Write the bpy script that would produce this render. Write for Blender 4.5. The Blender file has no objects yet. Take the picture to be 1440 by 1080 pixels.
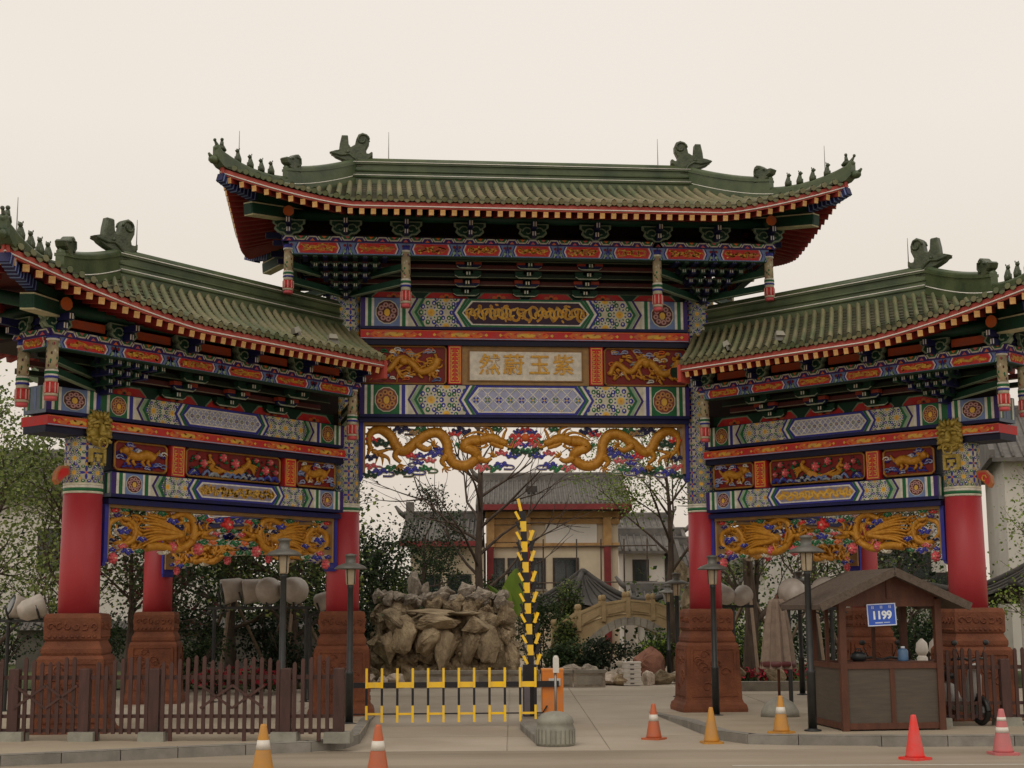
import bpy, math, random
from mathutils import Vector, Matrix
R=random.Random(7)
PI=math.pi; rad=math.radians
sc=bpy.context.scene
COLL=sc.collection
# ------------------------------------------------------------------ camera
CAM_F=2044.45/1440*36.0
cam=bpy.data.objects.new('camera',bpy.data.cameras.new('camera'))
COLL.objects.link(cam); sc.camera=cam
cam.data.sensor_width=36.0; cam.data.lens=CAM_F
cam.data.clip_start=0.1; cam.data.clip_end=2000
cam.location=(0,0,2.0)
cam.rotation_mode='QUATERNION'
cam.rotation_quaternion=(Matrix.Rotation(rad(90+8.7115),3,'X')@Matrix.Rotation(rad(-0.342),3,'Z')).to_quaternion()
# ------------------------------------------------------------------ sky and sun (hazy overcast)
SUN_EL,SUN_AZ=52.0,205.0      # azimuth from north (+Y) clockwise: behind the camera, a little to its left
W=bpy.data.worlds.new('World'); sc.world=W; W.use_nodes=True
nt=W.node_tree; bgn=nt.nodes['Background']
sky=nt.nodes.new('ShaderNodeTexSky'); sky.sky_type='NISHITA'; sky.sun_disc=False
sky.sun_elevation=rad(SUN_EL); sky.sun_rotation=rad(SUN_AZ); sky.dust_density=6.0; sky.air_density=1.5
sk=nt.nodes.new('ShaderNodeVectorMath'); sk.operation='SCALE'; sk.inputs[3].default_value=0.6
tc=nt.nodes.new('ShaderNodeTexCoord')
cn=nt.nodes.new('ShaderNodeTexNoise'); cn.inputs['Scale'].default_value=1.6; cn.inputs['Detail'].default_value=4
cr=nt.nodes.new('ShaderNodeValToRGB')
cr.color_ramp.elements[0].position=0.3; cr.color_ramp.elements[0].color=(8.75,8.0,7.05,1)
cr.color_ramp.elements[1].position=0.7; cr.color_ramp.elements[1].color=(9.15,8.4,7.5,1)
mx=nt.nodes.new('ShaderNodeMix'); mx.data_type='RGBA'; mx.inputs[0].default_value=0.9
nt.links.new(sky.outputs[0],sk.inputs[0]); nt.links.new(tc.outputs['Generated'],cn.inputs['Vector'])
nt.links.new(cn.outputs[0],cr.inputs[0])
nt.links.new(sk.outputs[0],mx.inputs[6]); nt.links.new(cr.outputs[0],mx.inputs[7])
sx=nt.nodes.new('ShaderNodeSeparateXYZ'); hz=nt.nodes.new('ShaderNodeMapRange'); hz.inputs['From Min'].default_value=0.0; hz.inputs['From Max'].default_value=0.32
hm=nt.nodes.new('ShaderNodeMix'); hm.data_type='RGBA'; hm.blend_type='MULTIPLY'; hm.inputs[0].default_value=1.0
hc=nt.nodes.new('ShaderNodeMix'); hc.data_type='RGBA'; hc.inputs[6].default_value=(0.82,0.78,0.74,1); hc.inputs[7].default_value=(1,1,1,1)
nt.links.new(tc.outputs['Generated'],sx.inputs[0]); nt.links.new(sx.outputs[2],hz.inputs['Value']); nt.links.new(hz.outputs[0],hc.inputs[0])
nt.links.new(mx.outputs[2],hm.inputs[6]); nt.links.new(hc.outputs[2],hm.inputs[7])
nt.links.new(hm.outputs[2],bgn.inputs[0]); bgn.inputs[1].default_value=0.1
sl=bpy.data.lights.new('sun','SUN'); sl.energy=0.55; sl.angle=rad(25); sl.color=(1,0.94,0.86)
sun=bpy.data.objects.new('sun',sl); COLL.objects.link(sun)
_a=rad(SUN_AZ); _e=rad(SUN_EL)
sdir=Vector((math.sin(_a)*math.cos(_e),math.cos(_a)*math.cos(_e),math.sin(_e)))
sun.rotation_euler=sdir.to_track_quat('Z','Y').to_euler(); sun.location=(0,-20,40)
vs=sc.view_settings; vs.view_transform='Standard'; vs.look='None'; vs.gamma=1; vs.exposure=0.07; vs.use_curve_mapping=False
# ------------------------------------------------------------------ materials
def lin(h):
    h=h.lstrip('#'); o=[]
    for i in (0,2,4):
        c=int(h[i:i+2],16)/255
        o.append(c/12.92 if c<=0.04045 else ((c+0.055)/1.055)**2.4)
    return tuple(o)
def material(name,col=None,col2=None,scale=6.0,rough=0.6,metal=0.0,bump=0.0,bscale=None,attr=False,detail=5,spec=0.5,stretch=None,vor=0.0,trans=0.0,var=0.12,ramp=(0.35,0.65),rnd=0.0,dist=0.02):
    m=bpy.data.materials.new(name); m.use_nodes=True; n=m.node_tree.nodes; l=m.node_tree.links
    b=n['Principled BSDF']; b.inputs['Roughness'].default_value=rough; b.inputs['Metallic'].default_value=metal
    b.inputs['Specular IOR Level'].default_value=spec
    t=n.new('ShaderNodeTexCoord'); vec=t.outputs['Object']
    if stretch:
        mp=n.new('ShaderNodeMapping'); mp.inputs['Scale'].default_value=stretch; l.new(vec,mp.inputs['Vector']); vec=mp.outputs['Vector']
    ns=n.new('ShaderNodeTexNoise'); ns.inputs['Scale'].default_value=scale; ns.inputs['Detail'].default_value=detail; ns.inputs['Roughness'].default_value=0.6
    l.new(vec,ns.inputs['Vector'])
    mix=n.new('ShaderNodeMix'); mix.data_type='RGBA'
    rp=n.new('ShaderNodeMapRange'); rp.inputs['From Min'].default_value=ramp[0]; rp.inputs['From Max'].default_value=ramp[1]
    l.new(ns.outputs[0],rp.inputs['Value']); l.new(rp.outputs[0],mix.inputs[0])
    if attr:
        a=n.new('ShaderNodeAttribute'); a.attribute_name='Col'
        h1=n.new('ShaderNodeHueSaturation'); h1.inputs['Value'].default_value=1-var; h1.inputs['Saturation'].default_value=0.9
        h2=n.new('ShaderNodeHueSaturation'); h2.inputs['Value'].default_value=1+var
        l.new(a.outputs['Color'],h1.inputs['Color']); l.new(a.outputs['Color'],h2.inputs['Color'])
        l.new(h1.outputs[0],mix.inputs[6]); l.new(h2.outputs[0],mix.inputs[7])
    else:
        c2=col2 if col2 else tuple(min(1,c*1.25) for c in col)
        mix.inputs[6].default_value=(*col,1); mix.inputs[7].default_value=(*c2,1)
    out=mix.outputs[2]
    if rnd:
        oi=n.new('ShaderNodeObjectInfo'); hs=n.new('ShaderNodeHueSaturation')
        mr=n.new('ShaderNodeMapRange'); mr.inputs['To Min'].default_value=1-rnd; mr.inputs['To Max'].default_value=1+rnd
        l.new(oi.outputs['Random'],mr.inputs['Value']); l.new(mr.outputs[0],hs.inputs['Value']); l.new(out,hs.inputs['Color']); out=hs.outputs[0]
    l.new(out,b.inputs['Base Color'])
    if bump:
        bp=n.new('ShaderNodeBump'); bp.inputs['Strength'].default_value=bump; bp.inputs['Distance'].default_value=dist
        if vor:
            v=n.new('ShaderNodeTexVoronoi'); v.feature='SMOOTH_F1'; v.inputs['Scale'].default_value=vor; l.new(vec,v.inputs['Vector']); l.new(v.outputs['Distance'],bp.inputs['Height'])
        else:
            n2=n.new('ShaderNodeTexNoise'); n2.inputs['Scale'].default_value=bscale or scale*4; n2.inputs['Detail'].default_value=6
            l.new(vec,n2.inputs['Vector']); l.new(n2.outputs[0],bp.inputs['Height'])
        l.new(bp.outputs[0],b.inputs['Normal'])
    if trans:
        tr=n.new('ShaderNodeBsdfTranslucent'); ms=n.new('ShaderNodeMixShader'); ms.inputs[0].default_value=trans
        l.new(out,tr.inputs['Color']); l.new(b.outputs[0],ms.inputs[1]); l.new(tr.outputs[0],ms.inputs[2])
        l.new(ms.outputs[0],n['Material Output'].inputs['Surface'])
    return m
M={}
M['paint']=material('painted_wood',attr=True,scale=9,rough=0.55,var=0.16,spec=0.35,bump=0.15,bscale=40)
M['tile']=material('glazed_green_tile',lin('#56613f'),lin('#857a5c'),scale=0.7,rough=0.5,bump=0.25,bscale=22,rnd=0.12,spec=0.4)
M['pan']=material('dusty_shaded_pan_tile',lin('#343b29'),lin('#55503c'),scale=1.1,rough=0.6,bump=0.3,bscale=18)  # dust brown, toned below the cover tiles to paint shade into the gaps
M['ridge']=material('green_glazed_ridge',lin('#38492f'),lin('#5a6644'),scale=1.6,rough=0.42,bump=0.25,bscale=14)
M['beast']=material('dark_glazed_ornament',lin('#323e2a'),lin('#535a41'),scale=7,rough=0.4,bump=0.6,bscale=24)
M['gold']=material('gold_leaf_paint',lin('#b87a1c'),lin('#cf952f'),scale=14,rough=0.42,metal=0.12,bump=0.5,bscale=46)
M['oldgold']=material('antique_gold_paint',lin('#9a8434'),lin('#c2aa56'),scale=14,rough=0.45,metal=0.15,bump=0.4,bscale=40)
M['colred']=material('red_lacquer',lin('#a82d35'),lin('#b84249'),scale=1.1,rough=0.5,bump=0.05,bscale=8,stretch=(1,1,0.4))
M['sand']=material('carved_red_sandstone',lin('#5f3421'),lin('#844d32'),scale=1.7,rough=0.85,bump=0.7,bscale=26)
M['wire']=material('white_cable',lin('#d8d4cc'),rough=0.5)
M['metal']=material('black_painted_iron',lin('#1d1f20'),lin('#2a2b2b'),rough=0.45,scale=5)
M['rod']=material('steel_rod',lin('#8d8d8a'),rough=0.4,metal=0.6)
M['dark']=material('eave_shade_board',lin('#1c1210'),lin('#2a1a15'),rough=0.8)  # near-black tone stands in for the shade under the eaves
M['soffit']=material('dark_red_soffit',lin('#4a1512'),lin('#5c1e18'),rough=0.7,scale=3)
M['leaf']=material('leaf',attr=True,scale=3,rough=0.6,var=0.1,trans=0.3,spec=0.25)
M['bark']=material('bark',lin('#3d322b'),lin('#5b4d42'),scale=8,rough=0.9,bump=0.6,bscale=30,stretch=(1,1,0.25))
# ------------------------------------------------------------------ mesh helper
class MB:
    def __init__(s): s.v=[];s.f=[];s.c=[];s.mi=[];s.sm=[];s.col=None;s.m=0;s.smooth=False
    def face(s,idx): s.f.append(tuple(idx)); s.c.append(s.col); s.mi.append(s.m); s.sm.append(s.smooth)
    def poly(s,pts):
        b=len(s.v); s.v+= [tuple(p) for p in pts]; s.face(range(b,b+len(pts)))
    def box(s,c,d,rot=None,top=None):
        # centre, full size; top=(sx,sy) scale of the top face
        hx,hy,hz=d[0]/2,d[1]/2,d[2]/2; b=len(s.v); c=Vector(c)
        tx,ty=top if top else (1,1)
        for z,kx,ky in ((-hz,1,1),(hz,tx,ty)):
            for x,y in ((-hx,-hy),(hx,-hy),(hx,hy),(-hx,hy)):
                p=Vector((x*kx,y*ky,z))
                if rot: p=rot@p
                s.v.append(tuple(c+p))
        for q in ((3,2,1,0),(4,5,6,7),(0,1,5,4),(1,2,6,5),(2,3,7,6),(3,0,4,7)): s.face([b+i for i in q])
    def b2(s,x0,x1,y0,y1,z0,z1): s.box(((x0+x1)/2,(y0+y1)/2,(z0+z1)/2),(abs(x1-x0),abs(y1-y0),abs(z1-z0)))
    def bar(s,a,b,w,h=None,up=(0,0,1)):
        a=Vector(a);b=Vector(b);d=b-a
        if d.length<1e-6:return
        y=d.normalized(); x=y.cross(Vector(up))
        if x.length<1e-4: x=y.cross(Vector((1,0,0)))
        x.normalize(); z=x.cross(y); rot=Matrix((x,y,z)).transposed()
        s.box((a+b)/2,(w,d.length,h or w),rot)
    def tube(s,path,r,n=6,cap=True,flat=1.0,fax=None):
        P=[Vector(p) for p in path]; m=len(P)
        if not hasattr(r,'__len__'): r=[r]*m
        T=[]
        for i in range(m):
            d=(P[min(i+1,m-1)]-P[max(i-1,0)]); T.append(d.normalized() if d.length>1e-9 else Vector((0,0,1)))
        ref=Vector(fax) if fax else (Vector((0,0,1)) if abs(T[0].z)<0.9 else Vector((1,0,0)))
        b0=len(s.v); N=None
        for i in range(m):
            if N is None or fax: N=ref-T[i]*ref.dot(T[i])
            else: N=N-T[i]*N.dot(T[i])
            if N.length<1e-6: N=T[i].orthogonal()
            N.normalize(); B=T[i].cross(N)
            for k in range(n):
                a=2*PI*k/n; s.v.append(tuple(P[i]+(N*math.cos(a)*flat+B*math.sin(a))*r[i]))
        for i in range(m-1):
            for k in range(n):
                k2=(k+1)%n; s.face((b0+i*n+k,b0+i*n+k2,b0+(i+1)*n+k2,b0+(i+1)*n+k))
        if cap:
            s.face([b0+k for k in range(n)][::-1]); s.face([b0+(m-1)*n+k for k in range(n)])
    def lathe(s,prof,n=12,c=(0,0,0),sq=False,phase=0.0):
        # prof [(r,z)...]; n=4 + phase pi/4 gives a square
        b0=len(s.v); m=len(prof); k0=1/math.cos(PI/4) if sq else 1
        for r,z in prof:
            for k in range(n):
                a=2*PI*k/n+phase; s.v.append((c[0]+r*k0*math.cos(a),c[1]+r*k0*math.sin(a),c[2]+z))
        for i in range(m-1):
            for k in range(n):
                k2=(k+1)%n; s.face((b0+i*n+k,b0+i*n+k2,b0+(i+1)*n+k2,b0+(i+1)*n+k))
        s.face([b0+k for k in range(n)][::-1]); s.face([b0+(m-1)*n+k for k in range(n)])
    def ell(s,c,r,nu=8,nv=5,rot=None):
        if not hasattr(r,'__len__'): r=(r,r,r)
        b0=len(s.v); c=Vector(c)
        def add(p):
            p=Vector(p)
            if rot: p=rot@p
            s.v.append(tuple(c+p))
        add((0,0,-r[2]))
        for i in range(1,nv):
            ph=-PI/2+PI*i/nv
            for k in range(nu):
                a=2*PI*k/nu; add((r[0]*math.cos(ph)*math.cos(a),r[1]*math.cos(ph)*math.sin(a),r[2]*math.sin(ph)))
        add((0,0,r[2])); e=len(s.v)-1
        for k in range(nu):
            k2=(k+1)%nu; s.face((b0,b0+1+k2,b0+1+k)); s.face((e,e-nu+k,e-nu+k2))
            for i in range(nv-2): s.face((b0+1+i*nu+k,b0+1+i*nu+k2,b0+1+(i+1)*nu+k2,b0+1+(i+1)*nu+k))
    def prism(s,pts,y0,y1,ax='y',bev=0.0):
        # outline pts (a,b) extruded between y0 and y1 along an axis
        def mk(a,b,t): return (a,t,b) if ax=='y' else ((t,a,b) if ax=='x' else (a,b,t))
        n=len(pts); b0=len(s.v)
        if bev:
            cx=sum(p[0] for p in pts)/n; cz=sum(p[1] for p in pts)/n
            def sh(p):
                d=math.hypot(p[0]-cx,p[1]-cz) or 1; k=max(0.5,(d-bev)/d); return (cx+(p[0]-cx)*k,cz+(p[1]-cz)*k)
            ins=[sh(p) for p in pts]; e=bev*0.8*(1 if y1>y0 else -1)
            rings=[(ins,y0),(pts,y0+e),(pts,y1-e),(ins,y1)]
        else: rings=[(pts,y0),(pts,y1)]
        for q,t in rings: s.v+=[mk(a,b,t) for a,b in q]
        for r in range(len(rings)-1):
            for k in range(n):
                k2=(k+1)%n; s.face((b0+r*n+k,b0+r*n+k2,b0+(r+1)*n+k2,b0+(r+1)*n+k))
        s.face([b0+k for k in range(n)][::-1]); s.face([b0+(len(rings)-1)*n+k for k in range(n)])
    def xf(s,mat,start=0):
        for i in range(start,len(s.v)): s.v[i]=tuple(mat@Vector(s.v[i]))
    def mesh(s,name,mats):
        me=bpy.data.meshes.new(name); me.from_pydata(s.v,[],s.f)
        if not isinstance(mats,(list,tuple)): mats=[mats]
        for m in mats: me.materials.append(M[m] if isinstance(m,str) else m)
        me.polygons.foreach_set('material_index',s.mi); me.polygons.foreach_set('use_smooth',s.sm)
        if any(c is not None for c in s.c):
            at=me.color_attributes.new('Col','FLOAT_COLOR','CORNER'); buf=[]
            for c,f in zip(s.c,s.f):
                c=c or (0.5,0.5,0.5); buf+=list((c[0],c[1],c[2],1.0))*len(f)
            at.data.foreach_set('color',buf)
        me.update(); return me
    def build(s,name,mats,parent=None,mat=None):
        return put(name,s.mesh(name,mats),parent,mat)
def put(name,me,parent=None,mat=None):
    o=bpy.data.objects.new(name,me); COLL.objects.link(o)
    if parent: o.parent=parent
    if mat is not None: o.matrix_local=mat
    return o
def tag(o,label=None,cat=None,group=None,kind=None):
    if label: o['label']=label
    if cat: o['category']=cat
    if group: o['group']=group
    if kind: o['kind']=kind
    return o
def thing(name,label,cat,loc=(0,0,0),rz=0.0,group=None):
    o=bpy.data.objects.new(name,None); COLL.objects.link(o); o.location=loc; o.rotation_euler=(0,0,rz)
    o.empty_display_size=0.2
    return tag(o,label,cat,group)
def dup(o,parent=None,loc=None,rz=None,label=None):
    c=o.copy(); COLL.objects.link(c)
    if parent is not None: c.parent=parent
    if loc is not None: c.location=loc
    if rz is not None: c.rotation_euler=(0,0,rz)
    if label: c['label']=label
    for ch in list(o.children):
        d=dup(ch,c)
    return c
def Tm(x,y,z,rz=0.0,s=1.0): return Matrix.Translation((x,y,z))@Matrix.Rotation(rz,4,'Z')@Matrix.Diagonal((s,s,s,1))
def text_mesh(body,size,extrude,offset=0.0):
    cu=bpy.data.curves.new('lettering','FONT'); cu.body=body; cu.size=size; cu.extrude=extrude; cu.offset=offset
    cu.align_x='CENTER'; cu.align_y='CENTER'; cu.resolution_u=4
    o=bpy.data.objects.new('lettering',cu); COLL.objects.link(o)
    dg=bpy.context.evaluated_depsgraph_get(); me=bpy.data.meshes.new_from_object(o.evaluated_get(dg))
    bpy.data.objects.remove(o); bpy.data.curves.remove(cu); return me
# ------------------------------------------------------------------ flat painted pattern helper
def clip_poly(pts,clip):
    out=list(pts); n=len(clip)
    ar=sum(clip[i][0]*clip[(i+1)%n][1]-clip[(i+1)%n][0]*clip[i][1] for i in range(n))
    cl=clip if ar>0 else clip[::-1]
    for i in range(n):
        a=cl[i];b=cl[(i+1)%n]; inp=out; out=[]
        if not inp: return []
        def side(p): return (b[0]-a[0])*(p[1]-a[1])-(b[1]-a[1])*(p[0]-a[0])
        for j in range(len(inp)):
            p=inp[j];q=inp[(j+1)%len(inp)]; sp,sq=side(p),side(q)
            if sp>=0: out.append(p)
            if sp*sq<0:
                t=sp/(sp-sq); out.append((p[0]+(q[0]-p[0])*t,p[1]+(q[1]-p[1])*t))
    return out
class Deco:
    def __init__(s,mb,maps): s.mb=mb; s.maps=maps; s.clip=None
    def poly(s,pts,col,layer=1):
        if s.clip: pts=clip_poly(pts,s.clip)
        if len(pts)<3: return
        s.mb.col=col
        for mp in s.maps: s.mb.poly([mp(u,v,layer*0.0025) for u,v in pts])
    def rect(s,u0,u1,v0,v1,col,layer=1): s.poly([(u0,v0),(u1,v0),(u1,v1),(u0,v1)],col,layer)
    def disc(s,u,v,ru,rv,col,layer=2,n=8,rot=0.0):
        c,si=math.cos(rot),math.sin(rot); P=[]
        for k in range(n):
            a=2*PI*(k+0.5)/n; x=ru*math.cos(a); y=rv*math.sin(a); P.append((u+x*c-y*si,v+x*si+y*c))
        s.poly(P,col,layer)
    def line(s,pts,w,col,layer=3):
        for a,b in zip(pts,pts[1:]):
            dx,dy=b[0]-a[0],b[1]-a[1]; L=math.hypot(dx,dy)
            if L<1e-6: continue
            nx,ny=-dy/L*w/2,dx/L*w/2; ex,ey=dx/L*w*0.2,dy/L*w*0.2
            s.poly([(a[0]+nx-ex,a[1]+ny-ey),(a[0]-nx-ex,a[1]-ny-ey),(b[0]-nx+ex,b[1]-ny+ey),(b[0]+nx+ex,b[1]+ny+ey)],col,layer)
def plane_maps(y,back=True):
    m=[lambda u,v,l:(u,-y-l,v)]
    if back: m.append(lambda u,v,l:(u,y+l,v))
    return m
CREAM=lin('#cfcab4');WHITE=lin('#dedace');BLUE=lin('#2c2f96');DBLUE=lin('#15194f');SKYB=lin('#6d84b4');GREEN=lin('#1d6a3e');DGREEN=lin('#123c2a')
LGREEN=lin('#8fae8c');RED=lin('#c8201e');DRED=lin('#7a1612');ORANGE=lin('#d8681f');GOLD=lin('#d69a2c');YEL=lin('#e2b23c');PINK=lin('#c9545a');TAN=lin('#a5814e')
PURP=lin('#3a2270');GREY=lin('#9aa0a4');MAROON=lin('#5a2a2a');NAVY=lin('#101433');LBLUE=lin('#a2a6c6');MINT=lin('#7fb0a0')
def rosette(d,u,v,r,a=BLUE,b=GREEN,layer=2):
    n=10
    for k in range(n):
        t=2*PI*k/n
        d.disc(u+r*0.84*math.cos(t),v+r*0.84*math.sin(t),r*0.2,r*0.22,a if k%2==0 else b,layer,7)
        d.disc(u+r*0.80*math.cos(t),v+r*0.80*math.sin(t),r*0.085,r*0.1,WHITE,layer+1,5)
        d.disc(u+r*0.5*math.cos(t+.3),v+r*0.5*math.sin(t+.3),r*0.1,r*0.07,b if k%2==0 else a,layer,5,t+.3)
    d.disc(u,v,r*0.32,r*0.32,YEL,layer,8); d.disc(u,v,r*0.12,r*0.12,GOLD,layer+1,6)
def four_petal(d,u,v,r,col=BLUE,layer=2):
    for k in range(4):
        t=PI/2*k; d.disc(u+r*.55*math.cos(t),v+r*.55*math.sin(t),r*.45,r*.2,col,layer,6,t)
    d.disc(u,v,r*.18,r*.18,ORANGE,layer+1,6)
def squiggle(d,u,v,w,h,col,lw,layer=3,seed=0,n=26):
    r=random.Random(seed); p1,p2=r.uniform(0,6),r.uniform(0,6); f=r.choice((2,3)); P=[]
    for i in range(n+1):
        t=i/n; P.append((u-w/2+w*t+0.08*w*math.sin(f*4*PI*t+p2),v+h*0.42*math.sin(2*PI*f*t+p1)*(0.75+.25*math.cos(9*t))))
    d.line(P,lw,col,layer)
# ================================================================== THE GATEWAY (paifang)
GX,GY,GPSI=0.2513,28.2455,0.0980
HALF=3.508
gate=thing('ceremonial_gateway','large painted ceremonial gateway with green tiled roofs and red columns over the driveway','gateway',(GX,GY,0),GPSI)
_gi=(Matrix.Translation((GX,GY,0))@Matrix.Rotation(GPSI,4,'Z')).inverted()
def gl(x,y): p=_gi@Vector((x,y,0)); return Vector((p.x,p.y,0))
P_LI=Vector((-HALF,0,0)); P_RI=Vector((HALF,0,0))
P_LO=gl(-6.80,23.00); P_RO=gl(7.64,24.68)
P_LB=gl(-7.76,32.05); P_RB=gl(7.75,32.40)
L0=5.8
def wing_matrix(inner,outer,front):
    d=outer-inner; k=d.length/L0; X=d.normalized()
    Y=Vector((-X.y,X.x,0))
    if (Y.y<0)==front: Y=-Y          # +Y points behind the wing's show side
    m=Matrix(((X.x*k,Y.x,0,inner.x),(X.y*k,Y.y,0,inner.y),(0,0,1,0),(0,0,0,1)))
    return m
W_L=wing_matrix(P_LI,P_LO,True); W_R=wing_matrix(P_RI,P_RO,True)
W_LB=wing_matrix(P_LI,P_LB,False); W_RB=wing_matrix(P_RI,P_RB,False)
_shr=Matrix.Diagonal((0.80,1,1,1)); W_LBS=W_LB@_shr; W_RBS=W_RB@_shr
# ------------------------------------------------------------------ roofs
class Roof:
    def __init__(s,xr0,xr1,xc0,xc1,d,zr,ze,rise,hip0,hip1,flare=0.12,skew=0.0):
        s.skew=skew
        s.xr0,s.xr1,s.xc0,s.xc1,s.d,s.zr,s.ze,s.rise,s.hip0,s.hip1,s.flare=xr0,xr1,xc0,xc1,d,zr,ze,rise,hip0,hip1,flare
    def w(s,x):
        if s.hip1 and x>s.xr1: return min(1,(x-s.xr1)/(s.xc1-s.xr1))
        if s.hip0 and x<s.xr0: return min(1,(s.xr0-x)/(s.xr0-s.xc0))
        return 0.0
    def prof(s,v): return s.zr+(s.ze-s.zr)*(1.32*v-0.32*v*v)
    def P(s,x,v,sg=-1):
        w=s.w(x); sx=1 if x>0.5*(s.xr0+s.xr1) else -1
        return Vector((x+sx*s.flare*w*w*v*v*0.6*(1 if w>0 else 0),sg*(s.d*v+s.flare*w*w*v),s.prof(v)+s.rise*(w**1.35)*v*v))
    def Q(s,q,v,end):
        # hip end; q in [-1,1] across, v down the slope
        xr,xc=(s.xr1,s.xc1) if end>0 else (s.xr0,s.xc0)
        w=abs(q); return Vector((xr+(xc-xr)*v+end*s.flare*w*w*v*v*0.6,q*(s.d+s.flare*w*w*v),s.prof(v)+s.rise*(w**1.35)*v*v))
    def vr(s,x):
        v0=s.w(x); v1=1.0
        if not s.hip0 and x<s.xc0: v1=max(0.02,(x-s.xr0)/(s.xc0-s.xr0))
        if not s.hip1 and x>s.xc1: v1=max(0.02,(s.xr1-x)/(s.xr1-s.xc1))
        return v0,v1
def tile_row_mesh(pathf,v0,v1,tang,tl=0.24,r=0.052,cap=True):
    mb=MB(); mb.smooth=True
    a=pathf(v0);b=pathf(v1); n=max(1,int((b-a).length/tl)); rings=[]
    for k in range(n):
        for t,rr in ((k/n,r*0.9),((k+0.97)/n,r*1.06)):
            rings.append((pathf(v0+(v1-v0)*t),rr))
    rings.append((pathf(v1),r*1.06))
    e=pathf(min(1,v1)); e0=pathf(max(0,v1-0.05)); dn=(e-e0).normalized()
    nrm=tang.cross(dn); 
    if nrm.z<0: nrm=-nrm
    nrm.normalize(); base=len(mb.v); m=5
    for p,rr in rings:
        for k in range(m):
            t=PI*k/(m-1); mb.v.append(tuple(p+tang*math.cos(t)*rr+nrm*(math.sin(t)*rr*1.5+0.008)))
    for i in range(len(rings)-1):
        for k in range(m-1): mb.face((base+i*m+k,base+i*m+k+1,base+(i+1)*m+k+1,base+(i+1)*m+k))
    if cap:
        mb.smooth=False; c=e+dn*0.012; up=nrm
        ring=[c+tang*math.cos(2*PI*k/8)*0.05+up*math.sin(2*PI*k/8)*0.05+up*0.022 for k in range(8)]
        ring2=[p+dn*0.03 for p in ring]
        b0=len(mb.v); mb.v+=[tuple(p) for p in ring+ring2]
        for k in range(8): mb.face((b0+k,b0+(k+1)%8,b0+8+(k+1)%8,b0+8+k))
        mb.face([b0+8+k for k in range(8)])
        # drip tile beside it
        c2=e+tang*0.097; q=[c2-tang*0.055+nrm*0.01,c2+tang*0.055+nrm*0.01,c2+tang*0.05-Vector((0,0,0.02)),c2-Vector((0,0,0.055)),c2-tang*0.05-Vector((0,0,0.02))]
        mb.poly(q); mb.poly([p+dn*0.02 for p in q][::-1])
    return mb.mesh('tile_row','tile')
def merge(name,meshes,mats):
    mb=MB()
    for me in meshes:
        b=len(mb.v); mb.v+=[tuple(v.co) for v in me.vertices]
        for p in me.polygons: mb.f.append(tuple(b+i for i in p.vertices)); mb.c.append(None); mb.mi.append(0); mb.sm.append(p.use_smooth)
        bpy.data.meshes.remove(me)
    return mb.mesh(name,mats)
def sweep_box(mb,path,w,h,z0=0.0):
    n=len(path); b=len(mb.v)
    if not hasattr(h,'__len__'): h=[h]*n
    for i,p in enumerate(path):
        t=path[min(i+1,n-1)]-path[max(i-1,0)]; s=Vector((-t.y,t.x,0)).normalized()*w/2
        for q,z in ((s,z0),(-s,z0),(-s,z0+h[i]),(s,z0+h[i])): mb.v.append((p.x+q.x,p.y+q.y,p.z+z))
    for i in range(n-1):
        for k in range(4):
            k2=(k+1)%4; mb.face((b+4*i+k,b+4*i+k2,b+4*i+4+k2,b+4*i+4+k))
    mb.face((b+3,b+2,b+1,b)); mb.face([b+4*(n-1)+k for k in range(4)])
CHIWEN=[(1085,200),(1120,188),(1160,180),(1165,130),(1180,60),(1225,60),(1228,130),(1245,160),(1285,135),(1294,90),(1312,50),(1345,36),(1380,50),(1398,90),(1396,130),(1372,180),(1380,212),(1405,212),(1425,196),(1426,228),(1385,270),(1378,345),(1236,345),(1222,275),(1180,262),(1130,240)]
HEADB=[(462,250),(480,236),(520,238),(560,212),(590,190),(625,180),(650,192),(662,225),(660,330),(540,330),(500,315),(520,300),(478,282)]
def ornament(outline,scale,y,sgn,ref):
    # outline in tracing units -> metres; sgn -1 mirrors; ref=(u,v) is the foot
    return [((u-ref[0])*scale*sgn,(ref[1]-v)*scale) for u,v in outline]
def beast_mesh(sgn,s=1.0):
    mb=MB(); sc_=0.00228*s
    O=ornament(CHIWEN,sc_,0,sgn,(1300,345)); mb.prism(O,-0.075,0.075,bev=0.025)
    mb.smooth=True
    for y in (-0.08,0.08):
        cx,cz=(1345-1300)*sc_*sgn,(345-95)*sc_
        mb.tube([(cx+0.115*s*(1-t*.7)*math.cos(6.5*t*sgn),y,cz+0.115*s*(1-t*.7)*math.sin(6.5*t)) for t in [i/14 for i in range(15)]],0.022*s,5)
        mb.tube([((u-1300)*sc_*sgn,y,(345-v)*sc_) for u,v in ((1100,205),(1180,225),(1240,215),(1290,250),(1320,320))],0.026*s,5)
        mb.ell(((1230-1300)*sc_*sgn,y,(345-200)*sc_),0.035*s,6,4)
        for k in range(5): mb.ell(((1265+k*20-1300)*sc_*sgn,y,(345-280-((k*37)%40))*sc_),(0.045*s,0.03*s,0.03*s),6,4)
    return mb.mesh('ridge_beast','beast')
def small_beast_mesh(sgn):
    mb=MB(); sc_=0.00228; O=ornament(HEADB,sc_,0,sgn,(600,330)); mb.prism(O,-0.085,0.085,bev=0.025)
    mb.smooth=True
    for y in (-0.09,0.09):
        mb.ell(((545-600)*sc_*sgn,y,(330-235)*sc_),0.03,6,4)
        mb.tube([((u-600)*sc_*sgn,y,(330-v)*sc_) for u,v in ((600,215),(640,215),(645,260),(610,290))],0.02,5)
    return mb.mesh('dragon_head','beast')
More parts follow.
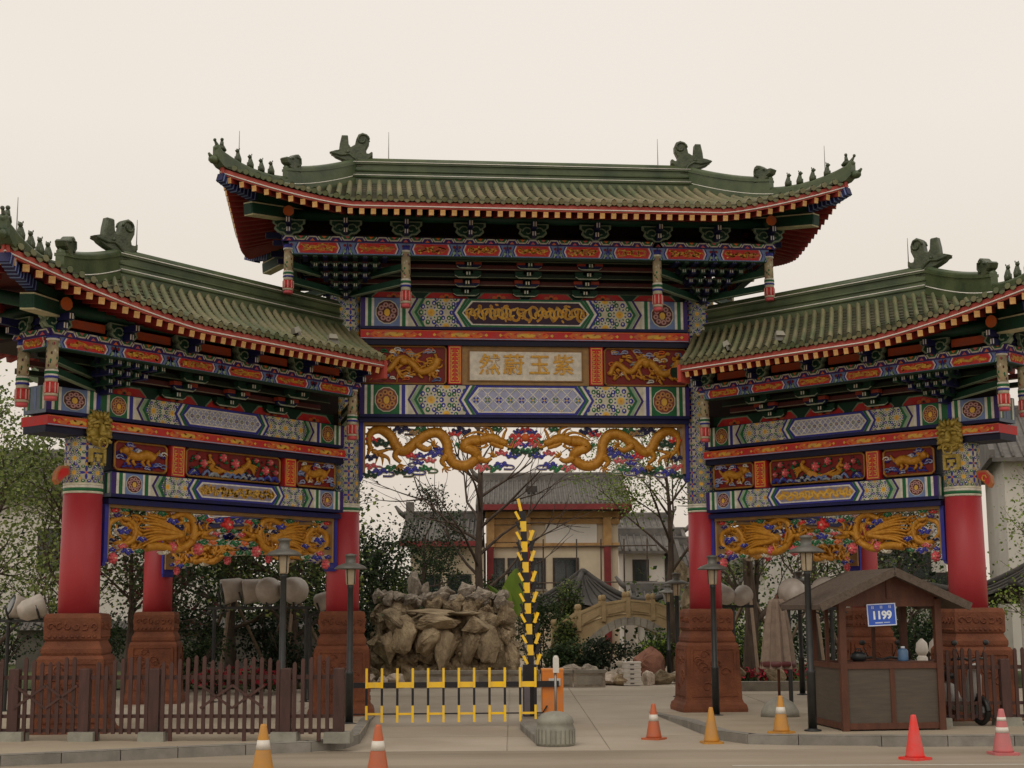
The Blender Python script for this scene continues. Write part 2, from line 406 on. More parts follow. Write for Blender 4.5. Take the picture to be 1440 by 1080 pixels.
def figure_mesh(kind,sgn):
    mb=MB(); mb.smooth=True
    if kind==0:
        mb.tube([(-.1*sgn,0,.05),(-.02*sgn,0,.09),(.09*sgn,0,.07),(.16*sgn,0,.16)],[.03,.055,.045,.02],6)
        mb.ell((.17*sgn,0,.18),.032,6,4); mb.tube([(-.0*sgn,0,.1),(-.01*sgn,0,.2)],[.045,.03],6); mb.ell((-.01*sgn,0,.235),.034,6,4)
    else:
        mb.tube([(0,0,0),(0,0,.07),(.01*sgn,0,.14),(.015*sgn,0,.18)],[.06,.062,.042,.03],7)
        mb.ell((.025*sgn,0,.205),(.042,.036,.04),7,5); mb.ell((.06*sgn,0,.2),(.024,.02,.018),6,4)
        for y in (-.03,.03): mb.tube([(.045*sgn,y,.1),(.05*sgn,y,.0)],[.02,.018],5); mb.ell((.01*sgn,y,.245),(.012,.01,.02),5,3)
    return mb.mesh('ridge_figure','beast')
_FIG={}
def make_roof(rf,mats4,full,rowsp=0.19,name='tiled_roof',rodx=()):
    """mats4: list of (matrix,detailed) placements that share the meshes"""
    # meshes -------------------------------------------------------
    pan=MB(); NV=13
    lo=rf.xc0 if rf.hip0 else rf.xr0; hi=rf.xc1 if rf.hip1 else rf.xr1
    xs=[]; n=int((hi-lo)/0.3)
    xs=[lo+(hi-lo)*i/n for i in range(n+1)]
    def grid(mb,fn,us,rng,off0,off1,saw):
        for a,b in zip(us,us[1:]):
            ra,rb=rng(a),rng(b)
            for k in range(NV):
                t0,t1=k/NV,(k+1)/NV
                pts=[]
                for u,r,t,o in ((a,ra,t0,off0),(b,rb,t0,off0),(b,rb,t1,off1),(a,ra,t1,off1)):
                    p=fn(u,r[0]+(r[1]-r[0])*t).copy(); p.z+=o; pts.append(p)
                mb.poly(pts)
                if saw:
                    q=[pts[3],pts[2],pts[2]-Vector((0,0,off1-off0)),pts[3]-Vector((0,0,off1-off0))]; mb.poly(q)
    for sg in (-1,1): grid(pan,lambda x,v:rf.P(x,v,sg),xs,rf.vr,-0.01,0.02,True)
    qs=[-1+i*0.1 for i in range(21)]
    ends=[e for e,h in ((-1,rf.hip0),(1,rf.hip1)) if h]
    for e in ends: grid(pan,lambda q,v:rf.Q(q,v,e),qs,lambda q:(abs(q),1.0),-0.01,0.02,True)
    panm=pan.mesh(name,'pan')
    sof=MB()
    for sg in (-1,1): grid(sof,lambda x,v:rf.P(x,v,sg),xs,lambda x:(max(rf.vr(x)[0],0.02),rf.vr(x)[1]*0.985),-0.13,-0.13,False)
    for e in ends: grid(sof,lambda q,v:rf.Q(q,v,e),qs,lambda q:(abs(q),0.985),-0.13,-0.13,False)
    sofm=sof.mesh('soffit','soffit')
    def xrows():
        out=[]; m=int((hi-lo-0.1-rf.skew)/rowsp)
        for i in range(m+1):
            if rf.skew:
                hs=hi-rf.skew; x=lo+0.05+(hs-lo-0.1)*i/m; v0,v1=0.0,1.0
                if x>rf.xr1: v0=(x-rf.xr1)/((rf.xc1-rf.xr1)-rf.skew)
            else: x=lo+0.05+(hi-lo-0.1)*i/m; v0,v1=rf.vr(x)
            if v1-v0>0.05: out.append((x,v0,v1))
        return out
    XR=xrows()
    fr=[tile_row_mesh(lambda v,x=x:rf.P(x+rf.skew*v,v,-1),v0,v1,Vector((1,0,0)),cap=True) for x,v0,v1 in XR]
    bk=merge('rear_tile_rows',[tile_row_mesh(lambda v,x=x:rf.P(x+rf.skew*v,v,1),v0,v1,Vector((1,0,0))) for x,v0,v1 in XR],'tile')
    sd=[]
    for e in ends:
        m=int(2*rf.d/rowsp)
        for i in range(m+1):
            q=-0.98+1.96*i/m
            if 1-abs(q)>0.05: sd.append(tile_row_mesh(lambda v,q=q:rf.Q(q,v,e),abs(q),1.0,Vector((0,1,0))))
    # eave line paths
    def epath(sg,x0=None):
        a=rf.xc0 ; b=rf.xc1; N=40
        return [rf.P(a+(b-a)*i/N,1.0,sg) for i in range(N+1)]
    fa=MB(); wi=MB(); wi.smooth=True
    def inset(p,sg): return Vector((p.x,p.y-sg*0.05,p.z))
    for sg in (-1,1):
        pth=[inset(p,sg) for p in epath(sg)]; sweep_box(fa,pth,0.05,0.12,-0.155)
        wi.tube([p+Vector((0,sg*0.04,-0.12)) for p in pth],0.012,4)
    for e in ends:
        pth=[rf.Q(-1+2*i/24,1.0,e)+Vector((-e*0.05,0,0)) for i in range(25)]; sweep_box(fa,pth,0.05,0.12,-0.155)
        wi.tube([p+Vector((e*0.04,0,-0.12)) for p in pth],0.012,4)
    fa.col=None; fam=fa.mesh('fascia','fascia')
    # rafters
    raf=MB(); raf.m=0
    raf.b2(-0.045,0.045,0.0,1.5,-0.05,0.05); raf.mi[2]=1
    for k in range(len(raf.v)): pass
    rafm=raf.mesh('rafter',['rafter','rafter_end'])
    rpos=[]; m=int((rf.xc1-rf.xc0-0.3)/0.205)
    for i in range(m+1):
        x=rf.xc0+0.15+(rf.xc1-rf.xc0-0.3)*i/m
        p=rf.P(x,1.0,-1); w=rf.w(x); sx=1 if x>0.5*(rf.xr0+rf.xr1) else -1
        ang=sx*w*0.55
        mt=Matrix.Translation((p.x,p.y+0.035,p.z-0.215))@Matrix.Rotation(ang,4,'Z')@Matrix.Rotation(rad(14-6*w),4,'X')@Matrix.Diagonal((1,max(.16,1-1.0*w),1,1))
        rpos.append(mt)
    spos=[]
    for e in ends:
        m=int(2*rf.d/0.205)
        for i in range(m+1):
            q=-0.96+1.92*i/m; p=rf.Q(q,1.0,e)
            mt=Matrix.Translation((p.x-e*0.035,p.y,p.z-0.215))@Matrix.Rotation(rad(90)*e,4,'Z')@Matrix.Rotation(e*q*0.5,4,'Z')@Matrix.Rotation(rad(14-6*abs(q)),4,'X')@Matrix.Diagonal((1,max(.16,1-abs(q)),1,1))
            spos.append(mt)
    mbk=MB()
    for mt in [Matrix.Rotation(PI,4,'Z')@Matrix.Translation((-1,0,0)) for _ in ()]: pass
    def joined(mts,nm):
        j=MB()
        for mt in mts:
            b=len(j.v); j.v+=[tuple(mt@Vector(v)) for v in raf.v]
            for f,mi in zip(raf.f,raf.mi): j.f.append(tuple(b+i for i in f)); j.c.append(None); j.mi.append(mi); j.sm.append(False)
        return j.mesh(nm,['rafter','rafter_end'])
    flipY=Matrix.Diagonal((1,-1,1,1))
    backraf=joined([flipY@mt for mt in rpos],'rear_rafters')
    # main ridge
    rg=MB(); x0=rf.xr0-(0.05 if rf.hip0 else -0.05); x1=rf.xr1+(0.05 if rf.hip1 else -0.05)
    rg.b2(x0,x1,-0.15,0.15,rf.zr-0.08,rf.zr+0.09); rg.b2(x0,x1,-0.10,0.10,rf.zr+0.09,rf.zr+0.33); rg.b2(x0,x1,-0.135,0.135,rf.zr+0.33,rf.zr+0.385)
    rg.smooth=True; rg.tube([(x0,0,rf.zr+0.40),(x1,0,rf.zr+0.40)],0.09,8); rg.tube([(x0,-0.105,rf.zr+0.2),(x1,-0.105,rf.zr+0.2)],0.022,5); rg.tube([(x0,-0.15,rf.zr+0.06),(x1,-0.15,rf.zr+0.06)],0.03,5)
    rgm=rg.mesh('main_ridge','ridge')
    wi.tube([(x0,-0.155,rf.zr+0.10),(x1,-0.155,rf.zr+0.10)],0.011,4); wi.tube([(x0,-0.145,rf.zr+0.37),(x1,-0.145,rf.zr+0.37)],0.009,4)
    # hip ridges
    hips=[]
    for e in ends:
        for sg in (-1,1):
            hp=[rf.Q(sg*v,v,e) for v in [0.0+i/16 for i in range(17)]]
            tip=hp[-1]+ (hp[-1]-hp[-2]).normalized()*0.12+Vector((0,0,0.06)); up=hp+[tip]
            hm=MB(); k=9
            sweep_box(hm,up[:k+1],0.2,0.13,-0.03); sweep_box(hm,up[:k+1],0.13,0.32,0.05); sweep_box(hm,up[:k+1],0.17,0.05,0.36)
            sweep_box(hm,up[k:],0.2,0.1,-0.03); sweep_box(hm,up[k:],0.13,[0.14+0.04*((i)/8)**2 for i in range(len(up)-k)],0.06)
            hm.smooth=True; hm.tube([p+Vector((0,0,0.41)) for p in up[:k+1]],0.065,6); hm.tube([p+Vector((0,0,0.2+0.04*(i/8)**2)) for i,p in enumerate(up[k:])],0.06,6)
            # corner animal head on the beam tip
            dd=(hp[-1]-hp[-3]); dd.z=0; dd.normalize(); c=tip+dd*0.04+Vector((0,0,-0.02))
            hm.ell(c,(0.12,0.08,0.08),8,5,Matrix.Rotation(math.atan2(dd.y,dd.x),3,'Z')); hm.tube([c+dd*0.06+Vector((0,0,0.03)),c+dd*0.13+Vector((0,0,0.09))],[0.045,0.02],5)
            figs=[]; ang=math.atan2(dd.y,dd.x)
            figs.append(('h',Matrix.Translation(up[k-1]+Vector((0,0,0.36)))@Matrix.Rotation(ang,4,'Z')))
            for j,t in enumerate((10.6,11.7,12.9,14.2,15.9)):
                i=int(t); f=t-i; p=up[i]*(1-f)+up[min(i+1,len(up)-1)]*f
                figs.append((0 if j==4 else 1,Matrix.Translation(p+Vector((0,0,0.25)))@Matrix.Rotation(ang,4,'Z')))
            wi.tube([p+Vector((dd.y*0.1*sg*e*0+0,-0.1 if sg<0 else 0.1,0.10)) for p in up[:k+1]],0.011,4)
            hips.append((hm.mesh('hip_ridge','ridge'),figs))
    wim=wi.mesh('light_wire','wire')
    if 'h' not in _FIG: _FIG['h']=small_beast_mesh(-1); _FIG[0]=figure_mesh(0,1); _FIG[1]=figure_mesh(1,1); _FIG['bl']=beast_mesh(1,1.1); _FIG['br']=beast_mesh(-1,1.1)
    rodmb=MB(); rodmb.tube([(0,0,0),(0,0,0.62)],[0.012,0.005],5); rodm=rodmb.mesh('lightning_rod','rod')
    allfront=None
    for mt,det in mats4:
        r=put(name,panm,gate,mt)
        put('soffit',sofm,r); put('fascia',fam,r); put('light_wire',wim,r); put('main_ridge',rgm,r)
        if det:
            for me in fr: put('tile_row',me,r)
            for m4 in rpos: put('rafter',rafm,r,m4)
        else:
            pass
        o=put('rear_tile_rows',bk,r); tag(o,kind='stuff'); o=put('rear_rafters',backraf,r); tag(o,kind='stuff')
        if not det:
            o=put('rear_tile_rows',bk,r,flipY); tag(o,kind='stuff'); o=put('rear_rafters',backraf,r,flipY); tag(o,kind='stuff')
        if not rf.hip0 and det:
            eb=MB(); pe=rf.P(rf.xc0,1.0,-1); eb.b2(pe.x-.06,pe.x+.02,pe.y-.0,pe.y+.28,pe.z-.34,pe.z-.02); eb.build('eave_end_board','fascia',r)
        for me in sd: put('tile_row',me,r)
        for m4 in spos: put('rafter',rafm,r,m4)
        for hm,figs in hips:
            put('hip_ridge',hm,r)
            for k,m4 in figs: put('dragon_head' if k=='h' else 'ridge_figure',_FIG[k],r,m4@Matrix.Rotation(0,4,'Z'))
        if rf.hip0: put('ridge_beast',_FIG['bl'],r,Tm(rf.xr0+0.02,0,rf.zr+0.22))
        if rf.hip1: put('ridge_beast',_FIG['br'],r,Tm(rf.xr1-0.02,0,rf.zr+0.22))
        for x in rodx: put('lightning_rod',rodm,r,Tm(x,0,rf.zr+0.42))
        for hm,figs in hips:
            m4=figs[4][1]; put('lightning_rod',rodm,r,Matrix.Translation(m4.translation+Vector((0,0.1,0))))
    return
M['fascia']=material('red_fascia',lin('#a83f36'),lin('#bb5649'),scale=4,rough=0.6)
M['rafter']=material('red_rafter',lin('#7d1c18'),lin('#8f2a22'),scale=5,rough=0.6)
M['rafter_end']=material('yellow_rafter_end',lin('#c08a48'),lin('#d2aa6e'),scale=14,rough=0.6,rnd=0.15)
ROOF_C=Roof(-3.35,3.35,-5.62,5.62,2.85,10.36,9.20,0.52,True,True)
make_roof(ROOF_C,[(Matrix.Identity(4),True)],True,name='main_roof',rodx=(-2.7,2.75))
ROOF_W=Roof(-0.1,5.3,1.3,8.8,2.2,7.42,6.37,0.53,False,True,skew=1.4)
make_roof(ROOF_W,[(W_L,True),(W_R,True),(W_LBS,False),(W_RBS,False)],True,name='wing_roof',rodx=(4.95,))
# ------------------------------------------------------------------ columns
def cyl_maps(r): return [lambda u,v,l:((r+l)*math.sin(u/r),-(r+l)*math.cos(u/r),v)]
def column(pos,ztop,zcap,inner,name='column'):
    mb=MB(); mb.smooth=True
    mb.lathe([(0.315,1.90),(0.31,2.6),(0.30,zcap)],28)
    c=mb.build(name,'colred',gate,Matrix.Translation(pos))
    pm=MB(); pm.smooth=True; r=0.302; pm.col=CREAM
    pm.lathe([(r,zcap+0.16),(r,ztop)],28); 
    for z0,z1,cc in ((0.0,0.035,CREAM),(0.035,0.085,GREEN),(0.085,0.12,WHITE),(0.12,0.16,CREAM)):
        pm.col=cc; pm.lathe([(r+0.006,zcap+z0),(r+0.006,zcap+z1)],28)
    pm.smooth=False; d=Deco(pm,cyl_maps(r)); nu=10; du=2*PI*r/nu; z=zcap+0.16; k=0
    while z<ztop-0.1:
        for i in range(nu):
            u=-PI*r+(i+0.5*(k%2))*du
            if i%2==0: rosette(d,u+du*0.5*(k%2==0),z+0.16,0.115,BLUE,GREEN)
            else: four_petal(d,u+du*0.5*(k%2==0),z+0.16,0.11)
            for q in (-1,1):
                d.disc(u+q*0.05,z+0.03,0.034,0.026,GREEN if i%2 else BLUE,2,6); d.disc(u+q*0.05,z+0.035,0.015,0.012,CREAM,3,5)
            d.disc(u,z+0.07,.018,.03,YEL if i%2 else PURP,2,5)
        z+=0.225; k+=1
    pm.build('painted_sleeve','paint',c)
    return c
def plinth_part(col):
    mb=MB()
    def sq(prof): mb.lathe(prof,4,sq=True,phase=PI/4)
    sq([(0.615,0.0),(0.62,0.07),(0.60,0.15),(0.555,0.19),(0.54,0.24)]); sq([(0.535,0.24),(0.50,1.25),(0.47,1.30)])
    sq([(0.44,1.30),(0.455,1.34),(0.455,1.40),(0.42,1.47),(0.40,1.52)]); sq([(0.405,1.52),(0.425,1.55),(0.43,1.87),(0.405,1.93),(0.33,1.94)])
    # sunk panel frames on the die and carved band on the cap
    for a in range(4):
        rt=Matrix.Rotation(a*PI/2,4,'Z'); b=len(mb.v)
        for x0,x1,z0,z1 in ((-0.44,0.44,0.30,0.345),(-0.42,0.42,1.17,1.21),(-0.44,-0.395,0.345,1.17),(0.395,0.44,0.345,1.17)):
            for zz in ((z0,z1),): 
                k=0.535-0.035*((z0+z1)/2-0.24)/1.01; mb.b2(x0,x1,-k-0.014,-k+0.03,z0,z1)
        mb.smooth=True
        for i in range(9):
            x=-0.34+i*0.085; mb.ell((x,-0.43,1.585),(0.03,0.02,0.022),6,4)
        rr=random.Random(a+3)
        for i in range(6):
            x=-0.32+i*0.128; P=[(x+0.06*(1-t*0.6)*math.cos(5*t+i),-0.43,1.74+0.06*(1-t*.6)*math.sin(5*t+i)) for t in [j/8 for j in range(9)]]
            mb.tube(P,0.016,4)
        for i in range(9):
            x=rr.uniform(-0.33,0.33); z=rr.uniform(0.45,1.08); s=rr.uniform(0.07,0.12); k=0.532-0.035*(z-0.24)/1.01
            mb.tube([(x+s*(1-t*.7)*math.cos(6*t*(1 if i%2 else -1)),-k,z+s*(1-t*.7)*math.sin(6*t)) for t in [j/9 for j in range(10)]],0.02,4)
        mb.smooth=False
        for i in range(b,len(mb.v)): mb.v[i]=tuple(rt@Vector(mb.v[i]))
    return mb.mesh('plinth','sand')
_pl=plinth_part(None)
cols={}
for nm,pos,ztop,inner in (('li',P_LI,8.02,True),('ri',P_RI,8.02,True),('lo',P_LO,5.0,False),('ro',P_RO,5.0,False),('lb',P_LB,5.0,False),('rb',P_RB,5.0,False)):
    c=column(pos,ztop,3.80,inner); cols[nm]=c; put('plinth',_pl,c)
# ------------------------------------------------------------------ painted beams
def chevron(d,u,dirn,z0,z1,col,w,layer=2,depth=0.16):
    zm=(z0+z1)/2
    d.poly([(u,z0),(u+w,z0),(u+w+dirn*depth,zm),(u+dirn*depth,zm)],col,layer); d.poly([(u+dirn*depth,zm),(u+w+dirn*depth,zm),(u+w,z1),(u,z1)],col,layer)
def medallion(d,u0,u1,z0,z1,bg,kind=0):
    d.rect(u0,u1,z0,z1,bg,2); um,zm=(u0+u1)/2,(z0+z1)/2; ru,rv=(u1-u0)*0.46,(z1-z0)*0.44
    d.disc(um,zm,ru,rv,CREAM,3,12); d.disc(um,zm,ru*0.92,rv*0.92,MAROON if kind==0 else lin('#8a4a3a'),4,12)
    for k in range(8):
        t=2*PI*k/8+0.2; d.disc(um+ru*.58*math.cos(t),zm+rv*.58*math.sin(t),ru*.24,rv*.22,lin('#b98c86') if kind==0 else lin('#c58a4a'),5,7)
        d.disc(um+ru*.58*math.cos(t),zm+rv*.58*math.sin(t),ru*.1,rv*.1,MAROON,6,5)
    d.disc(um,zm-rv*0.05,ru*.26,rv*.32,YEL,6,8)
def stripes(d,u,cols,w,z0,z1):
    for i,c in enumerate(cols): d.rect(u+i*w,u+(i+1)*w,z0,z1,c,2)
def gold_scrolls(d,u0,u1,z0,z1,bg,col,seed):
    d.rect(u0,u1,z0,z1,bg,3); n=max(1,int((u1-u0)/0.42)); w=(u1-u0)/n
    for i in range(n):
        squiggle(d,u0+(i+.5)*w,(z0+z1)/2,w*0.95,(z1-z0)*0.8,col,0.05,4,seed+i); squiggle(d,u0+(i+.5)*w,(z0+z1)/2,w*0.95,(z1-z0)*0.6,YEL,0.03,5,seed+i+50)
        for q in range(5):
            r=random.Random(seed*9+i*7+q); d.disc(u0+(i+r.random())*w,z0+(z1-z0)*r.uniform(.12,.88),0.04,0.022,col,4,6,r.random()*3)
def lattice(d,u0,u1,z0,z1,oct_):
    d.clip=oct_; d.rect(u0,u1,z0,z1,LBLUE,3); s=(z1-z0)/2
    n=int((u1-u0)/s)+2
    for i in range(-1,n):
        for j in (0,1,2):
            u=u0+i*s+(s/2 if j%2 else 0); v=z0+j*s
            for k in range(4):
                t=PI/4+PI/2*k; d.disc(u+s*.24*math.cos(t),v+s*.24*math.sin(t),s*.2,s*.08,BLUE if (i+j)%2 else lin('#5a7a52'),4,6,t)
            d.disc(u,v,s*.09,s*.09,YEL,5,5)
        d.line([(u0+i*s,z0),(u0+i*s+2*s,z1)],0.018,WHITE,5); d.line([(u0+i*s+2*s,z0),(u0+i*s,z1)],0.018,WHITE,5)
    d.clip=None
def octagon(u0,u1,z0,z1,c): return [(u0,(z0+z1)/2),(u0+c,z0),(u1-c,z0),(u1,(z0+z1)/2),(u1-c,z1),(u0+c,z1)]
def rosette_field(d,u0,u1,z0,z1,point):
    # field with a point on one side (point=-1 left, +1 right); the other side is notched by the cartouche
    zm=(z0+z1)/2; h=z1-z0; cut=h*0.32
    cl=[(u0+(cut if point<0 else 0),z0),(u1-(cut if point>0 else 0),z0),(u1,zm),(u1-(cut if point>0 else 0),z1),(u0+(cut if point<0 else 0),z1),(u0,zm)]
    d.poly(cl,CREAM,2); d.clip=cl; r=h*0.43
    big=u0+cut*0.4+r if point<0 else u1-cut*0.4-r
    oth=-1 if point>0 else 1
    rosette(d,big,zm,r,layer=3)
    st=1.25*r
    k=1
    while abs(k*st)<(u1-u0)+r:
        uu=big+oth*k*st*0.98
        rosette(d,uu,zm+(h*0.5 if k%2 else 0)+(0 if k%2 else 0),r*0.92,GREEN,BLUE,3)
        if k%2: rosette(d,uu,zm-h*0.5,r*0.92,GREEN,BLUE,3)
        k+=1
    d.clip=None
def big_beam(name,x0,x1,z0,z1,yh,cart,kind,mat=None,ends=True,med=0.5,xtra=None,parent=gate):
    mb=MB(); mb.col=DBLUE; mb.b2(x0,x1,-yh,yh,z0,z1); mb.c[3]=mb.c[5]=lin('#6f7f94')
    for xx_,sg_ in ((x0,-1),(x1,1)):
        for yy_,cc_ in ((-yh*.55,GREEN),(yh*.55,GREEN),(-yh*.75,WHITE),(yh*.75,WHITE),(0,SKYB)):
            mb.col=cc_; mb.b2(xx_-.004,xx_+.004,yy_-yh*.09,yy_+yh*.09,z0+.06,z1-.02)
    d=Deco(mb,plane_maps(yh)); h=z1-z0; zb=z0+0.055; zt=z1-0.012
    d.rect(x0+.002,x1-.002,z0,zb,DBLUE,1); d.rect(x0+.002,x1-.002,zb,zt,GREY,1)
    c0,c1=cart
    for sg in (-1,1):
        def f(a,b): return (min(a,b),max(a,b))
        xe=x0 if sg<0 else x1
        X=lambda t: xe-sg*t     # distance in from the end
        t=0.0
        for w,c in ((0.09,PURP),(0.05,WHITE),(0.07,GREEN),(0.05,WHITE)):
            a,b=f(X(t),X(t+w)); d.rect(a,b,zb,zt,c,2); t+=w
        if xtra and sg==xtra[0]:
            a,b=f(X(t),X(t+xtra[1])); medallion(d,a,b,zb,zt,SKYB); t+=xtra[1]
            for w,c in ((0.05,WHITE),(0.07,GREEN),(0.05,WHITE),(0.08,BLUE),(0.12,GREEN),(0.05,WHITE)):
                a,b=f(X(t),X(t+w)); d.rect(a,b,zb,zt,c,2); t+=w
        a,b=f(X(t),X(t+med)); medallion(d,a,b,zb,zt,SKYB if kind!='b' else GREEN,0 if kind!='b' else 1); t+=med
        for w,c in ((0.04,WHITE),(0.07,GREEN if kind!='b' else BLUE),(0.05,WHITE)):
            a,b=f(X(t),X(t+w)); d.rect(a,b,zb,zt,c,2); t+=w
        # chevrons then the rosette field up to the cartouche
        u=X(t); dep=h*0.30
        d.rect(*f(u,X(t+0.3)),zb,zt,CREAM,2)
        for i,(w,c) in enumerate(((0.05,PURP),(0.07,LGREEN),(0.06,GREEN))):
            q=t+0.05+i*0.06; zm=(zb+zt)/2
            d.poly([(X(q+dep*.55),zb),(X(q+dep*.55+w),zb),(X(q-dep*.3+w),zm),(X(q-dep*.3),zm)],c,3); d.poly([(X(q-dep*.3),zm),(X(q-dep*.3+w),zm),(X(q+dep*.55+w),zt),(X(q+dep*.55),zt)],c,3)
        fs=X(t+0.19-dep*0.3); fe=c0+0.02 if sg<0 else c1-0.02
        a,b=f(fs,fe); rosette_field(d,a,b,zb,zt,sg)
        # chevron hugging the cartouche
        ce=c0 if sg<0 else c1
        zm=(zb+zt)/2
        for i,c in enumerate((BLUE,WHITE,GREEN)):
            q=ce+sg*(0.155-0.05*i); w=sg*-0.055
            d.poly([(q-sg*dep*0.9,zb),(q-sg*dep*.9+w,zb),(q+w,zm),(q,zm)],c,6); d.poly([(q,zm),(q+w,zm),(q-sg*dep*.9+w,zt),(q-sg*dep*.9,zt)],c,6)
    cc=h*0.30
    rim=GREEN if kind=='a' else BLUE
    d.poly(octagon(c0,c1,zb,zt,cc),rim,6)
    e=0.045; d.poly(octagon(c0+e,c1-e,zb+e*.8,zt-e*.8,cc),WHITE,7)
    e=0.075; oc=octagon(c0+e,c1-e,zb+e*.8,zt-e*.8,cc)
    n0=len(mb.v)
    d2=Deco(mb,[lambda u,v,l:(u,-yh-.0125-l,v),lambda u,v,l:(u,yh+.0125+l,v)])
    if kind=='a': 
        d2.poly(oc,lin('#3a2238'),2.5); d2.clip=oc; gold_scrolls(d2,c0+e,c1-e,zb+.05,zt-.05,lin('#3a2238'),GOLD,3); d2.clip=None
    elif kind=='c':
        d2.poly(oc,LBLUE,2.5); d2.clip=oc; gold_scrolls(d2,c0+e,c1-e,zb+.05,zt-.05,lin('#8f8aa0'),lin('#c9962f'),8); d2.clip=None
    else: lattice(d2,c0+e,c1-e,zb+e*.8,zt-e*.8,oc)
    return mb.mesh(name,'paint')
def red_band(name,x0,x1,z0,z1,yh,step=0.75):
    mb=MB(); mb.col=RED; mb.b2(x0,x1,-yh,yh,z0,z1); mb.col=NAVY; mb.b2(x0+.004,x1-.004,-yh+0.05,yh-0.05,z0-0.11,z0)  # navy strip below the red band paints in its shadow
    d=Deco(mb,plane_maps(yh)); zm=(z0+z1)/2; h=z1-z0
    d.rect(x0,x1,z0,z0+.016,LBLUE,1); d.rect(x0,x1,z1-.014,z1,ORANGE,1)
    n=max(1,round((x1-x0)/step)); w=(x1-x0)/n
    for i in range(n):
        u=x0+(i+.5)*w; e=w*.36
        d.poly([(u-e,zm),(u-e*.8,zm-h*.36),(u+e*.8,zm-h*.36),(u+e,zm),(u+e*.8,zm+h*.36),(u-e*.8,zm+h*.36)],ORANGE,2)
        d.disc(u,zm,e*.42,h*.24,YEL,3,8)
        for k in range(6):
            q=u+(-.75+.3*k)*e; d.disc(q,zm+h*.16*(1 if k%2 else -1),.04,.016,RED,3,6,.5*(1 if k%2 else -1)); d.disc(q+.05,zm-h*.16*(1 if k%2 else -1),.028,.012,YEL,4,5)
        for q in (-1,1): d.poly([(u+q*e*1.0,zm),(u+q*e*1.10,zm+h*.2),(u+q*e*1.16,zm),(u+q*e*1.10,zm-h*.2)],YEL,2)
    return mb.mesh(name,'paint')
YB=0.30
I4=Matrix.Identity(4)
put('upper_beam',big_beam('upper_beam',-3.22,3.22,7.34,7.96,YB,(-1.30,1.30),'a'),gate)
put('red_band_beam',red_band('red_band_beam',-3.22,3.22,7.14,7.31,YB+0.05,1.36),gate)
put('lower_beam',big_beam('lower_beam',-3.22,3.22,5.62,6.25,YB,(-1.17,1.17),'b'),gate)
wub=big_beam('upper_beam',0.31,6.72,4.99,5.42,YB-0.02,(2.35,4.15),'b',med=0.34,xtra=(1,0.46)); wrb=red_band('red_band_beam',0.31,6.72,4.80,4.95,YB+0.03,1.15)
wlb=big_beam('lower_beam',0.31,5.49,3.77,4.17,YB-0.02,(1.95,3.85),'c',med=0.34)
WINGS=((W_L,True),(W_R,True),(W_LB,False),(W_RB,False))
for mt,det in WINGS:
    put('upper_beam',wub,gate,mt); put('red_band_beam',wrb,gate,mt); put('lower_beam',wlb,gate,mt)
# ------------------------------------------------------------------ carved pieces
def circle(u,v,r,n=10,rz=None): return [(u+r*math.cos(2*PI*k/n),v+(rz or r)*math.sin(2*PI*k/n)) for k in range(n)]
def cloud3(mb,u,v,s,col,y=0.0,tail=0,t=0.05):
    mb.smooth=False
    rq=random.Random(int(abs(u)*977+abs(v)*613)); f=rq.choice((-1,1)); L=((0,.12*f,.5),(-.62,-.16*f,.4),(.6,-.2*f,.42),(-.28,.5*f,.3),(1.08,.12*f,.27),(-1.05,.14*f,.26)); li=tuple(min(1,q*2.0+.06) for q in col)
    for du,dv,r in L: mb.col=WHITE; mb.prism(circle(u+du*s,v+dv*s,r*s*1.1,10),y-t*.6,y+t*.6)
    for k,(du,dv,r) in enumerate(L):
        e=t*(1+.06*k); mb.col=col; mb.prism(circle(u+du*s,v+dv*s,r*s*.9,10),y-e,y+e); mb.col=li; mb.prism(circle(u+du*s,v+dv*s,r*s*.55,8),y-e*1.1,y+e*1.1); mb.col=col; mb.prism(circle(u+du*s,v+dv*s,r*s*.36,7),y-e*1.2,y+e*1.2)
    mb.col=WHITE; mb.prism(circle(u,v+.08*s,s*.1,6),y-t*1.5,y+t*1.5)
    if tail:
        P=smooth_path([(u,y,v-.2*s),(u+tail*1.0*s,y,v-.1*s),(u+tail*1.9*s,y,v-.15*s),(u+tail*2.3*s,y,v-.5*s),(u+tail*1.8*s,y,v-.8*s),(u+tail*.5*s,y,v-.78*s)],3)
        mb.smooth=True; mb.col=WHITE; mb.tube(P,s*.24,6,flat=1.0); mb.col=col; mb.tube(P,s*.15,6,flat=2.2,fax=(0,1,0))
def flower3(mb,u,v,s,col=PINK,y=0.0,leaf=True):
    mb.smooth=True
    if leaf:
        mb.col=GREEN
        for k in range(4):
            t=PI/4+PI/2*k; mb.ell((u+s*math.cos(t),y,v+s*.8*math.sin(t)),(s*.35,.03,s*.25),7,4)
    for r,n,c,yy in ((.7,7,col,0.0),(.38,5,tuple(min(1,x*1.25) for x in col),.03)):
        mb.col=c
        for k in range(n):
            t=2*PI*k/n; mb.ell((u+s*r*math.cos(t),y-yy,v+s*r*math.sin(t)),(s*.34,.04,s*.34),7,4)
    mb.col=lin('#e8c0a0'); mb.ell((u,y-.06,v),(s*.2,.03,s*.2),6,4)
def smooth_path(P,k=5):
    out=[]; n=len(P)
    for i in range(n-1):
        p0,p1,p2,p3=[Vector(P[j]) for j in (max(i-1,0),i,i+1,min(i+2,n-1))]
        for j in range(k):
            t=j/k; out.append(0.5*((2*p1)+(p2-p0)*t+(2*p0-5*p1+4*p2-p3)*t*t+(3*p1-p0-3*p2+p3)*t**3))
    out.append(Vector(P[-1])); return out
